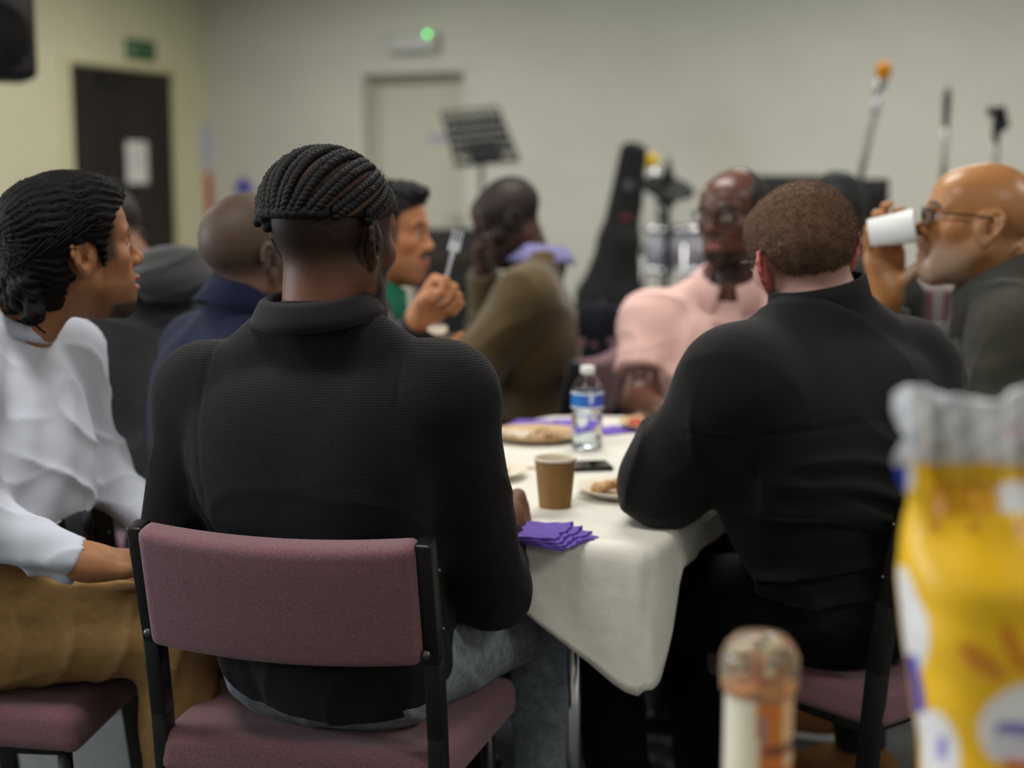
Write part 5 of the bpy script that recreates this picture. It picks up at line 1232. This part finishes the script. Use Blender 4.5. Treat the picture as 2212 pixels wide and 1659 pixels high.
def plate(px, py, r, label, m, food=None, seed=0, tilt=0):
    c = PZ(px, py, TZ); o = empty('paper_plate', c); tag(o, label, 'plate', 'plates on the table')
    MB().lathe([(0.0, 0.001), (r*0.68, 0.001), (r*0.78, 0.005), (r*0.97, 0.015), (r, 0.016), (r, 0.0175), (r*0.96, 0.0175), (r*0.77, 0.008), (r*0.67, 0.0035), (0.0, 0.0035)], n=48, close=False).build('plate_disc', m, o, smooth=True)
    rng = np.random.RandomState(seed)
    if food:
        for i, (x, y, sx, sy, sz, col) in enumerate(food):
            pr = []
            for q in range(9): pr.append(ell(c+V3(x+rng.normal(0, sx*0.5), y+rng.normal(0, sy*0.5), 0.006+sz*0.5+rng.normal(0, sz*0.2)), (sx*rng.uniform(0.25, 0.5), sy*rng.uniform(0.3, 0.5), sz*rng.uniform(0.3, 0.6)), rz(rng.uniform(0, 3)), 0.006))
            f = solid('leftover_food', pr, 0.0028, mat('food_'+col.strip('#'), col, 0.6, noise=0.35, nscale=120, bump=0.5, bscale=150), o, disp=lambda p: 0.0015*np.sin(p[:, 0]*400)*np.sin(p[:, 1]*380)*np.sin(p[:, 2]*420))
    return o
M_plate_w = mat('white_plate', '#ddd5c2', 0.55); M_plate_k = mat('straw_plate', '#c3a67e', 0.7)
plate(1352, 1068, 0.092, 'white paper plate with pastry crumbs beside the kraft cup', M_plate_w, [(-0.035, 0.0, 0.035, 0.025, 0.018, '#c19a6a'), (0.025, 0.012, 0.045, 0.028, 0.022, '#c08a3a'), (-0.005, -0.02, 0.03, 0.015, 0.012, '#b97f3c')], 1)
plate(1160, 948, 0.105, 'straw coloured plate with leftovers beside the water bottle', M_plate_k, [(0.02, -0.01, 0.06, 0.04, 0.016, '#a98a68'), (-0.05, 0.0, 0.04, 0.03, 0.012, '#d6cbb6')], 2)
plate(1428, 925, 0.10, 'plate with red food in front of the man in pink', M_plate_k, [(-0.02, -0.01, 0.05, 0.03, 0.022, '#b3472c'), (0.03, 0.0, 0.04, 0.03, 0.016, '#c46a35'), (0.0, 0.03, 0.035, 0.02, 0.016, '#a8322a')], 3)
plate(1040, 1030, 0.09, 'plate mostly hidden behind the braided man\'s arm', M_plate_w, [(0.0, 0.0, 0.04, 0.03, 0.01, '#c9a266')], 4)
plate(905, 1150, 0.085, 'orange rimmed plate in front of the braided man', mat('orange_plate', '#c0791f', 0.5), [(0.0, 0.0, 0.04, 0.03, 0.01, '#b07a30')], 5)
plate(1500, 925, 0.075, 'small white bowl plate behind the black jacket sleeve', M_plate_w, None, 6)

c = PZ(1240, 1013, TZ); o = empty('phone', c, 0.16); tag(o, 'black phone lying flat behind the kraft cup', 'phone')
MB().box((0, 0, 0.0055), (0.150, 0.072, 0.009), bev=0.004).build('phone_body', M_blackplastic, o, angle=40)
MB().box((0, 0, 0.0102), (0.144, 0.067, 0.0006)).build('screen', mat('phone_glass', '#08080a', 0.08), o)
c = PZ(1100, 1008, TZ); o = MB().box((0, 0, 0.0015), (0.115, 0.016, 0.002), bev=0.0008).build('wooden_stirrer', mat('birch', '#c9a67c', 0.7, noise=0.1, nscale=50)); o.location = [float(v) for v in c]+np.array([0, 0, 0]); o.rotation_euler = (0, 0, -0.45); tag(o, 'flat wooden knife lying on the cloth left of the cup', 'cutlery')

M_purple = mat('purple_tissue', '#6a4fb0', 0.85, noise=0.05, nscale=300, bump=0.3, bscale=500)
def napkin(c, rot, s, z0, label, seed, skew=0.0, group='purple napkins'):
    rng = np.random.RandomState(seed); n = 22; vs = []; fs = []
    for lay in (0, 1):
        for i in range(n+1):
            for j in range(n+1):
                u, v = i/n-0.5, j/n-0.5
                e = 0.0022*math.sin(j*1.7+seed)*(i in (0, n))+0.0008*math.sin(j*4.1)*(i == n)
                w = 0.0022*max(0, u+0.1)*8*(0.5+0.5*math.sin(v*9+seed))*abs(u)+0.0008*math.sin(u*20+seed)*math.sin(v*17)
                vs.append((u*s+e+skew*v*s, v*s, 0.0008+(0.0022+w)*lay))
    m = (n+1)**2
    for i in range(n):
        for j in range(n):
            a = i*(n+1)+j; q = (a, a+1, a+n+2, a+n+1); fs.append(q); fs.append(tuple(m+t for t in q[::-1]))
    edge = [i*(n+1) for i in range(n+1)]+[n*(n+1)+j for j in range(1, n+1)]+[i*(n+1)+n for i in range(n-1, -1, -1)]+[j for j in range(n-1, 0, -1)]
    for a, b in zip(edge, edge[1:]+edge[:1]): fs.append((b, a, m+a, m+b))
    o = MB().add(vs, fs).build('paper_napkin', M_purple, angle=40); o.location = (float(c[0]), float(c[1]), TZ+z0); o.rotation_euler = (0, 0, rot); tag(o, label, 'napkin', group); return o
c = PZ(1176, 1166, TZ)
napkin(c+[0.012, -0.004, 0], -0.62, 0.108, 0.0005, 'purple paper napkin at the bottom of the near stack', 1)
napkin(c+[0.004, 0.0, 0], -0.52, 0.106, 0.0042, 'purple paper napkin second from the bottom of the near stack', 2)
napkin(c+[-0.006, 0.004, 0], -0.40, 0.104, 0.0080, 'purple paper napkin second from the top of the near stack', 3)
napkin(c+[-0.016, 0.010, 0], -0.30, 0.104, 0.0120, 'purple paper napkin on top of the near stack', 4)
napkin(PZ(1205, 921, TZ), 0.15, 0.15, 0.001, 'purple paper napkin lying behind the water bottle', 5)
napkin(PZ(1150, 919, TZ), -0.3, 0.10, 0.002, 'crumpled purple napkin at the far left edge of the table', 6)
napkin(PZ(1318, 932, TZ), 0.5, 0.09, 0.001, 'purple napkin to the right of the water bottle', 7)

# white cup at the bald man's mouth and the plastic fork
a, b = P(1877, 503, 2.992), P(1976, 488, 2.965); d = unit(b-a); L = np.linalg.norm(b-a)
cu = empty('paper_cup', a); tag(cu, 'white paper cup tipped at the bald man\'s mouth', 'cup'); FR = frame_z(d)
MB().lathe([(0.0, 0.004), (0.026, 0.004), (0.026, 0.0), (0.028, 0.0), (0.0355, L-0.002), (0.037, L), (0.0355, L+0.002), (0.0345, L-0.001), (0.027, 0.006), (0.0, 0.006)], (0, 0, 0), 40, FR, close=False).build('cup_wall', mat('white_card', '#d4d5d2', 0.45), cu, smooth=True)
MB().lathe([(0.0, L*0.72), (0.0315, L*0.72)], (0, 0, 0), 30, FR, close=False).build('drink', mat('tea', '#5a3418', 0.2), cu)
f0, f1 = P(962, 606, 3.13), P(990, 500, 3.13); fk = empty('plastic_fork', f0); tag(fk, 'clear plastic fork held upright by the man with the moustache', 'fork')
M_clr = mat('frosted_plastic', '#e6eaf2', 0.15, trans=0.5, ior=1.4); D = unit(f1-f0); S_ = unit(np.cross(D, [0, 1, 0])); L = np.linalg.norm(f1-f0)
Rf = np.stack([S_, np.cross(D, S_), D], 1)
mb = MB()
for i in range(9):
    t0, t1 = i/9, (i+1)/9; w = 0.004+0.003*max(0, t0-0.6)*2
    mb.box(D*L*0.62*(t0+t1)/2, (w*2, 0.0035, L*0.62/9+0.001), Rf)
mb.tube([-D*0.05, D*0.0], 0.0035, 8); mb.build('fork_handle', M_clr, fk)
mb = MB().box(D*L*0.70, (0.026, 0.003, L*0.20), Rf, bev=0.001); mb.build('fork_head', M_clr, fk)
for i in range(4): MB().box(D*L*0.90+S_*(-0.0105+0.007*i), (0.0032, 0.0028, L*0.24), Rf, bev=0.0008).build('tine', M_clr, fk)
hp = P(946, 716, 3.165); pl = MB().lathe([(0.0, 0.0), (0.015, 0.002), (0.022, 0.007), (0.023, 0.008), (0.014, 0.003), (0.0, 0.002)], n=32, close=False, R=rotm((1, 0, 0), 0.5)).build('sauce_dish', M_plate_w, smooth=True); pl.location = [float(v) for v in hp]; tag(pl, 'small white dish held below the fork hand', 'dish')
# ---------------------------------------------------------------- instruments and stands along the back wall
def stand_base(o, z0, m=M_black, r=0.3, legs_=3, a0=0.4):
    for k in range(legs_):
        an = a0+k*2*math.pi/legs_; MB().tube([(0, 0, z0+0.28), (0.10*math.cos(an), 0.10*math.sin(an), z0+0.2), (r*math.cos(an), r*math.sin(an), z0+0.012)], 0.009, 8).build('tripod_leg', m, o, smooth=True)
# music stand
Y = 7.6; tl, tr, br, bl_ = P(950, 240, Y+0.05), P(1075, 228, Y-0.02), P(1124, 347, Y-0.16), P(985, 360, Y-0.10)
o = empty('music_stand', (P(1040, 400, Y)[0], Y, 0)); tag(o, 'black music stand with a slotted tilted desk in front of the white door', 'music stand')
M_std = mat('black_stand', '#0a0a0a', 0.55)
Q = lambda u, v: (1-u)*(1-v)*tl+u*(1-v)*tr+u*v*br+(1-u)*v*bl_
nrm = unit(np.cross(tr-tl, bl_-tl))
def slab(mb, u0, u1, v0, v1, t=0.004):
    q = [Q(u0, v0), Q(u1, v0), Q(u1, v1), Q(u0, v1)]; w = [a+nrm*t for a in q]; mb.add(q+w, [(0, 1, 2, 3), (7, 6, 5, 4), (0, 4, 5, 1), (1, 5, 6, 2), (2, 6, 7, 3), (3, 7, 4, 0)])
fr = MB()
for a in ((0, 1, 0, 0.05), (0, 1, 0.92, 1), (0, 0.05, 0.05, 0.92), (0.95, 1, 0.05, 0.92)): slab(fr, *a)
desk = fr.build('desk_frame', M_std, o, keep=True)
rows = np.linspace(0.05, 0.92, 7)
for i in range(1, 6):
    mb = MB(); slab(mb, 0.05, 0.95, rows[i]-0.052, rows[i]+0.052); mb.build('crossbar', M_std, desk)
mb = MB()
for i in range(6):
    for j in range(1, 9):
        u = 0.05+0.9*(j+(0.5 if i % 2 else 0))/9
        if u < 0.94: slab(mb, u-0.026, u+0.026, rows[i]+0.04, rows[i+1]-0.04)
tag(mb.build('lattice_webs', M_std, desk), kind='stuff')
mb = MB(); slab(mb, 0.25, 0.76, 0.62, 0.93, 0.007); mb.build('centre_plate', M_std, desk)
lp = MB(); a, b = Q(0.0, 1), Q(1.0, 1); lp.box((a+b)/2-nrm*0.02, (np.linalg.norm(b-a), 0.05, 0.006), frame_z((0, 0, 1), b-a) if False else np.stack([unit(b-a), unit(nrm-np.dot(nrm, unit(b-a))*unit(b-a)), np.cross(unit(b-a), nrm)], 1)); lp.build('ledge', M_std, o, keep=True)
c = Q(0.5, 0.8)+nrm*0.02; MB().tube([(c[0], c[1], c[2]), (o.location.x, o.location.y, c[2]-0.05), (o.location.x, o.location.y, 0.25)], 0.013, 10).build('pole', mat('grey_pole', '#8b8b84', 0.4, metal=0.4), o, smooth=True, keep=True)
stand_base(o, 0)
# guitar in its soft black case, leaning
Y = 6.4; top, sho, wai, bot = P(1368, 325, Y), P(1338, 520, Y), P(1322, 600, Y-0.02), P(1308, 770, Y-0.05)
o = empty('guitar_case', (bot[0], bot[1]-0.02, 0)); tag(o, 'black soft guitar case standing upright against the pale wall', 'guitar case')
sx = unit(V3(1, 0.1, 0)); ax_ = unit(top-bot)
solid('case_body', [econe(top, sho, (0.062, 0.04), (0.088, 0.05), sx, 0.02), econe(sho, P(1318, 640, Y), (0.088, 0.06), (0.15, 0.07), sx, 0.06), econe(P(1318, 640, Y), bot, (0.15, 0.07), (0.175, 0.075), sx, 0.05), econe(bot, V3(bot[0], bot[1], 0.24), (0.175, 0.075), (0.19, 0.075), sx, 0.05), half((0, 0, 0.045), (0, 0, -1))], 0.012, M_blackcloth, o, disp=wrinkle(0.005, 9, 1))
pk = P(1352, 470, Y-0.075); MB().box(pk, (0.045, 0.006, 0.024), bev=0.002).build('red_badge', mat('red_badge', '#6e1c22', 0.6), o, keep=True)
pk = P(1358, 400, Y-0.055); MB().lathe([(0.0, -0.003), (0.024, -0.003), (0.024, 0.003), (0.0, 0.003)], pk, 20, rotm((1, 0, 0), math.pi/2), close=False).build('round_badge', mat('grey_badge', '#4c4c52', 0.6), o, keep=True)
MB().box((bot[0], bot[1], 0.025), (0.3, 0.16, 0.045), bev=0.01).build('base_pad', M_blackplastic, o, keep=True)
MB().tube([P(1300, 640, Y-0.085), P(1290, 690, Y-0.11), P(1310, 740, Y-0.095)], 0.012, 8).build('carry_handle', M_black, o, smooth=True, keep=True)
# amplifier
Y = 6.9; c = P(985, 590, Y); o = empty('guitar_amplifier', (c[0], Y, 0), 0.1); tag(o, 'black guitar amplifier behind the man with the fork', 'amplifier')
tz = P(985, 494, Y)[2]
MB().box((0, 0, tz/2+0.02), (0.40, 0.26, tz-0.04), bev=0.02).build('cabinet', M_blackplastic, o, angle=40)
MB().box((0, -0.132, tz*0.42), (0.35, 0.012, tz*0.66), bev=0.004).build('grille', mat('dark_grille_cloth', '#17181a', 0.9, bump=0.6, bscale=250), o)
MB().box((0, -0.132, tz*0.86), (0.36, 0.012, 0.07), bev=0.003).build('control_panel', mat('panel_bronze', '#3a3228', 0.4), o)
for i in range(8): MB().lathe([(0.011, 0.0), (0.010, 0.016), (0.0, 0.016)], (-0.14+0.04*i, -0.138, tz*0.86), 12, rotm((1, 0, 0), math.pi/2), close=False).build('knob', M_black, o)
MB().box((0.12, -0.141, tz*0.66), (0.07, 0.006, 0.035), bev=0.002).build('badge', mat('amp_badge', '#8f8fa8', 0.4), o)
for x in (-0.15, 0.15): MB().lathe([(0.018, 0.0), (0.02, 0.03)], (x, 0, 0), 12).build('foot', M_blackplastic, o)
# cymbal on its stand
Y = 6.5; c = P(1443, 400, Y); o = empty('cymbal_stand', (c[0], Y, 0)); tag(o, 'dark cymbal on a black stand beside the guitar case', 'cymbal stand')
MB().lathe([(0.012, 0.02), (0.03, 0.016), (0.035, 0.004), (0.125, -0.012), (0.126, -0.014), (0.03, 0.0), (0.012, 0.014)], (0, 0, c[2]), 40, rotm((1, 0, 0), 0.45) @ rotm((0, 1, 0), 0.14), close=False).build('cymbal', mat('dark_cymbal', '#0c0b0a', 0.6), o, smooth=True)
MB().tube([(0, 0, 0.25), (0, 0, c[2]-0.01), (0.004, 0, c[2]+0.13)], [0.014, 0.013, 0.007], 10).build('pole', M_black, o, smooth=True)
MB().lathe([(0.026, 0.0), (0.030, 0.03), (0.012, 0.09), (0.009, 0.10)], (0, 0, c[2]+0.005), 14).build('wing_clamp', M_black, o, smooth=True)
mb = MB(); mb.lathe([(0.022, -0.10), (0.055, -0.06), (0.020, -0.01)], (0, 0, c[2]), 16); mb.build('tilter', M_black, o, smooth=True)
stand_base(o, 0)
# drum under it
c = P(1468, 540, 6.75); o = empty('drum', (c[0], c[1], 0)); tag(o, 'drum with chrome hoops on legs behind the man in pink', 'drum'); R_ = 0.16
MB().lathe([(R_, 0.0), (R_, 0.19)], (0, 0, c[2]-0.10), 36).build('shell', mat('pearl_shell', '#9b9ba6', 0.3, noise=0.3, nscale=14), o, smooth=True)
for zz in (-0.105, 0.085): MB().lathe([(R_-0.01, 0), (R_+0.010, 0), (R_+0.012, 0.024), (R_-0.004, 0.026)], (0, 0, c[2]+zz), 36, close=False).build('hoop', M_chrome, o, smooth=True)
MB().lathe([(R_-0.002, 0.0), (R_-0.002, 0.003)], (0, 0, c[2]+0.094), 36).build('drum_head', M_paper, o)
for k in range(6):
    an = k*math.pi/3; MB().box(((R_+0.012)*math.cos(an), (R_+0.012)*math.sin(an), c[2]-0.005), (0.02, 0.02, 0.05), rz(an), bev=0.004).build('lug', M_chrome, o)
for k in range(3):
    an = 0.5+k*2.094; MB().tube([((R_+0.02)*math.cos(an), (R_+0.02)*math.sin(an), c[2]+0.03), ((R_+0.06)*math.cos(an), (R_+0.06)*math.sin(an), 0.012)], 0.009, 8).build('leg', M_chrome, o, smooth=True)
# speaker cabinets at the back
for (x0, x1, y0, Y, label) in ((1640, 1770, 378, 6.9, 'wide black speaker cabinet behind the man in pink'), (1776, 1905, 386, 6.7, 'black speaker cabinet behind the dark-haired person at the wall')):
    a, b = P(x0, y0, Y), P(x1, y0, Y); w = b[0]-a[0]; o = empty('speaker_cabinet', ((a[0]+b[0])/2, Y, 0)); tag(o, label, 'loudspeaker')
    MB().box((0, 0, a[2]/2), (w, 0.3, a[2]), bev=0.012).build('cabinet', M_blackplastic, o, angle=40)
    MB().box((0, -0.153, a[2]/2), (w*0.86, 0.01, a[2]*0.9), bev=0.004).build('grille', MATS['dark_grille_cloth'], o)
    for zz in (0.3, 0.7): MB().lathe([(0.03, -0.004), (0.10, 0.004), (0.11, 0.012), (0.115, 0.0)], (0, -0.158, a[2]*zz), 28, rotm((1, 0, 0), math.pi/2), close=False).build('cone', M_black, o, smooth=True)
# microphones on stands
def mic(base_px, top_px, Y, label, foam=None, clip=False, steel=True):
    a, b = P(*base_px, Y), P(*top_px, Y); o = empty('microphone_stand', (a[0], Y, 0)); tag(o, label, 'microphone'); d = unit(b-a)
    m = M_steel if steel else M_black
    MB().tube([(a[0], Y, 0.25), (a[0], Y, a[2])], 0.012, 10).build('pole', MATS['grey_pole'], o, smooth=True, keep=True)
    L = np.linalg.norm(b-a)
    MB().tube([a, a+d*L*0.62], 0.0135, 10).build('boom', MATS['grey_pole'], o, smooth=True, keep=True)
    MB().ball(a, 0.026, 10).build('joint', M_black, o, smooth=True, keep=True)
    stand_base(o, 0)
    s0 = a+d*L*0.60
    if foam:
        MB().tube([s0, s0+d*L*0.08, b-d*0.04], [0.012, 0.017, 0.022], 12).build('microphone_body', m, o, smooth=True, keep=True)
        MB().ball(b, (0.034, 0.034, 0.038), 16).build('foam_cover', foam, o, smooth=True, keep=True)
    else:
        MB().tube([s0, b-d*0.05, b], [0.012, 0.017, 0.012], 12).build('microphone_body', M_black, o, smooth=True, keep=True)
    if clip:
        MB().tube([b+V3(-0.035, 0, 0.01), b+V3(0.02, 0, 0.01), b+V3(0.035, -0.01, -0.05), b+V3(0.0, 0, -0.09)], [0.022, 0.026, 0.02, 0.012], 10).build('microphone_clip', M_black, o, smooth=True, keep=True)
M_foam_o = mat('orange_foam', '#d2870f', 0.95, bump=0.6, bscale=300); M_foam_y = mat('yellow_foam', '#c9a40c', 0.95, bump=0.6, bscale=300)
mic((1856, 395), (1909, 153), 6.0, 'microphone with orange foam cover on a slanting boom', M_foam_o)
mic((2036, 420), (2047, 188), 6.3, 'slim black microphone upright above the bald man\'s forehead', clip=False)
mic((2150, 420), (2152, 245), 6.1, 'microphone stand with an empty black clip behind the bald man', clip=True)
mic((1428, 470), (1408, 347), 7.2, 'microphone with yellow foam cover beside the guitar case', M_foam_y)
# dark coat hung over the empty chair beside the brown jumper
chair(0.30, 5.0, (0.1, 0.99), 'mauve chair with a dark coat over its back')
YC = 4.755
pr = [rbox(P(1285, 780, YC), (0.095, 0.040, 0.19), rz(-0.1), 0.03), cone(P(1250, 700, YC), P(1322, 700, YC), 0.05, 0.05, 0.05), ell(P(1298, 860, YC), (0.11, 0.052, 0.2), None, 0.06)]
o = solid('coat', pr, 0.01, mat('dark_navy_coat', '#0d0f18', 0.95, spec=0.3), None, disp=wrinkle(0.008, 18, 2)); tag(o, 'dark navy coat hanging over a chair back behind the bottle', 'coat')
# second table with chairs further right
make_table('side_table', [(1.38, 4.60), (2.20, 4.50), (2.30, 5.20), (1.48, 5.30)], TZ, 'white covered table further back behind the bald man', [(1.47, 4.68), (2.12, 4.6), (2.2, 5.12), (1.56, 5.2)])
make_cloth('paper_tablecloth', [(1.38, 4.60), (2.20, 4.50), (2.30, 5.20), (1.48, 5.30)], TZ, lambda p: 0.2, 'white paper cloth on the table further back', step=0.035, seed=3)
chair(2.12, 7.2, (0.1, 0.99), 'empty mauve chair between the cup and the bald man\'s beard')
chair(1.03, 4.62, (0.25, 0.97), 'mauve chair under the dark-haired person further back')
chair(1.56, 4.08, (-0.8, -0.4), 'mauve chair at the right edge behind the bald man')
# ---------------------------------------------------------------- near serving table, below the frame, with the bag and the shaker that show at lower right
SP = [(-0.2, 0.62), (1.0, 0.62), (1.0, 1.28), (-0.2, 1.28)]
make_table('serving_table', SP, TZ, 'serving table just below the picture carrying the yellow bag', [(-0.12, 0.7), (0.92, 0.7), (0.92, 1.2), (-0.12, 1.2)])
YB = 1.08
def zpix(py): return P(2080, py, YB)[2]
ztop = zpix(846); zf = TZ; nU, nV = 160, 150; vs = []; cols = []; fs = []
xc = P(2262, 1200, YB)[0]
def halfw(z):
    py = np.interp(z, [zpix(q) for q in (2300, 1659, 1560, 1420, 1250, 1100, 1040, 1000, 972, 958, 940, 900, 860, 846)], (2300, 1659, 1560, 1420, 1250, 1100, 1040, 1000, 972, 958, 940, 900, 860, 846))
    xl = np.interp(py, [846, 860, 900, 940, 958, 972, 1000, 1040, 1085, 1180, 1250, 1350, 1500, 1600, 1659, 2300], [1950, 1930, 1926, 1940, 1952, 1944, 1926, 1934, 1962, 1952, 1950, 1956, 1978, 1994, 2000, 2020])
    return xc-P(xl, py, YB)[0]
Yel, Wht, Blu, Org, Gry, Vio, Red = (np.array(lin(h)) for h in ('#dcae06', '#d3d4d8', '#2431a0', '#c07a10', '#b9bcc4', '#6f68b4', '#b4431f'))
def bagcol(px, py):
    c = Yel
    if py < 1002+3*math.sin(px*0.05):
        c = Gry if (math.sin(px*0.09+py*0.03)*math.sin(py*0.06-px*0.02) > 0.1) else Wht
        if abs(px-2150) < 12 and abs(py-935) < 8: c = Blu*0.5+Wht*0.5
        if abs(px-2188) < 10 and abs(py-932) < 7: c = np.array(lin('#c46a9a'))
        return c
    if 1042 < py < 1112:
        for a, w in ((2025, 9), (2052, 8), (2088, 10), (2118, 9), (2146, 7)):
            if abs(px-a-0.08*(py-1075)) < w: c = Org
        if py > 1096 and 2015 < px < 2060: c = Org
    if 1128 < py < 1152 and (abs(px-2018) < 12 or abs(px-2104) < 12 or abs(px-2205) < 16): c = Org
    if px > 2160 and 1042 < py < 1108: c = Wht
    for (cx, cy, rx, ry, an) in ((2120, 1430, 62, 22, 0.65), (2190, 1400, 60, 20, 1.15), (2255, 1400, 70, 22, 1.6)):
        dx, dy = px-cx, py-cy; u = dx*math.cos(an)+dy*math.sin(an); v = -dx*math.sin(an)+dy*math.cos(an)
        if (u/rx)**2+(v/ry)**2 < 1: c = Org
    xl = 1956+0.12*(py-1000)*(py > 1500)
    if px < 1975 and 1002 < py < 1060: c = Wht
    if px < 1958 and 1008 < py < 1092: c = Blu
    e = 1948+54*math.exp(-((py-1370)/110)**2)+0.05*(py-1250)
    if 1225 < py < 1540 and px < e: c = Wht
    if 1415 < py < 1545 and px < 1982+0.16*(py-1415): c = Blu
    if ((px-2010)/62)**2+((py-1645)/110)**2 < 1: c = Wht; c = Vio if (abs(px-2035) < 10 and 1590 < py < 1640) else c
    if ((px-2235)/122)**2+((py-1575)/98)**2 < 1:
        c = Wht
        if 1562 < py < 1590 and px > 2150: c = Vio
        if 1608 < py < 1622 and px > 2140: c = Vio*0.5+Wht*0.5
        if py > 1642: c = Red
    if py > 1535 and px < 2003 and px < 1962+0.02*(py-1535): c = Blu
    return c
for i in range(nV+1):
    t = i/nV; z = zf+0.004+(ztop-zf-0.004)*t; w = halfw(z)
    dep = 0.075*min(1, (t/0.12)**0.5)*(1-sst(0.62, 0.87, t))+0.004
    for j in range(nU):
        th = 2*math.pi*j/nU; cx_, sy = math.cos(th), math.sin(th)
        x = xc+w*math.copysign(abs(cx_)**0.75, cx_); y = YB+dep*math.copysign(abs(sy)**0.8, sy)
        crimp = sst(0.70, 0.9, t); y += crimp*(0.010*math.sin(x*95+1)+0.006*math.sin(x*210+t*9)); y += 0.0035*math.sin(x*40+z*55)*math.sin(z*70-x*30)
        zz = z+crimp*0.006*math.sin(x*60+2.0)-(0.012*math.exp(-((x-P(2035, 900, YB)[0])/0.006)**2) if t > 0.96 else 0)
        vs.append((x, y, zz))
        dz = y*math.cos(PITCH)-(zz-EYE)*math.sin(PITCH); px = W_PX/2+x*F_PX/dz; py_ = H_PX/2-F_PX*(y*math.sin(PITCH)+(zz-EYE)*math.cos(PITCH))/dz
        cols.append(bagcol(px, py_) if sy < 0.1 else (Gry if t > 0.84 else Yel))
for i in range(nV):
    for j in range(nU): fs.append((i*nU+j, i*nU+(j+1) % nU, (i+1)*nU+(j+1) % nU, (i+1)*nU+j))
fs.append(tuple(range(nU-1, -1, -1))); fs.append(tuple(nV*nU+j for j in range(nU)))
o = MB().add(vs, fs).build('snack_bag', mat('glossy_bag_film', attr='tint', rough=0.42, bump=0.08, bscale=18, bdist=0.006), smooth=True, cols=np.array(cols))
tag(o, 'large yellow and white plastic food bag blurred at the right front', 'bag')
# shaker bottle with a clear domed lid
YS = 1.2; c = P(1640, 1500, YS); o = empty('shaker_bottle', (c[0], YS, TZ)); tag(o, 'small clear bottle with orange label and domed lid blurred in front', 'bottle')
zt = P(1640, 1368, YS)[2]-TZ; zl = P(1640, 1462, YS)[2]-TZ; rb2 = 0.0302
lab = MB(); n = 64; m_ = 40; cols = []
Cr, Or, Rd, Pk = (np.array(lin(h)) for h in ('#cfc9b8', '#b4682a', '#b03a16', '#c9818a'))
for i in range(m_+1):
    z = 0.004+(zl-0.012-0.004)*i/m_; f = i/m_
    for j in range(n):
        th = 2*math.pi*j/n; lab.v.append((rb2*math.cos(th), rb2*math.sin(th), z)); s = math.cos(th)+0.06*math.sin(f*9)
        cc = Cr if s < -0.18 else Or
        if f < 0.45 and s > -0.15: cc = Rd
        if s > 0.55 and f > 0.5: cc = Cr*0.6+Or*0.4
        if 0.62 < f < 0.70 and s > -0.1: cc = np.array(lin('#6a3a3a'))
        if s < -0.6 and 0.3 < f < 0.42: cc = Pk
        if abs(s+0.02) < 0.10 and 0.70 < f < 0.9: cc = np.array(lin('#7d7684'))
        cols.append(cc)
for i in range(m_):
    for j in range(n): lab.f.append((i*n+j, i*n+(j+1) % n, (i+1)*n+(j+1) % n, (i+1)*n+j))
lab.f.append(tuple(range(n-1, -1, -1))); lab.mi = [0]*len(lab.f)
lab.build('bottle_body', mat('printed_sleeve', attr='tint', rough=0.3), o, smooth=True, cols=np.array(cols))
MB().lathe([(rb2*0.995, zl-0.014), (rb2+0.0035, zl-0.010), (rb2+0.0042, zl+0.004), (rb2+0.0035, zl+(zt-zl)*0.50), (rb2*0.98, zl+(zt-zl)*0.74), (rb2*0.72, zl+(zt-zl)*0.94), (rb2*0.35, zt-0.0006), (0.0, zt)], n=48, close=False).build('dome_lid', mat('tinted_clear_lid', '#e6e0cc', 0.06, trans=0.85, ior=1.25), o, smooth=True)
rng = np.random.RandomState(2); pal = ['#b4682a', '#a03a20', '#6a6070', '#d0c4a4', '#8a4a30', '#d6cfb8']
MB().lathe([(0.0, zl-0.012), (rb2*0.92, zl-0.012), (rb2*0.92, zl-0.006), (rb2*0.6, zl), (0.0, zl+0.002)], n=32, close=False).build('contents', mat('orange_contents', '#a8642c', 0.6, noise=0.8, nscale=70), o, smooth=True)
for k in range(26):
    a = rng.uniform(0, 6.28); r = rb2*0.78*math.sqrt(rng.uniform(0, 1)); z = zl+0.002+rng.uniform(0, (zt-zl)*0.62)*(1-0.35*(r/rb2)**2)
    MB().ball((r*math.cos(a), r*math.sin(a), z), (0.0055, 0.0045, 0.004), 8, rz(a)).build('sweet', mat('sweet_'+pal[k % 6].strip('#'), pal[k % 6], 0.4), o, smooth=True)
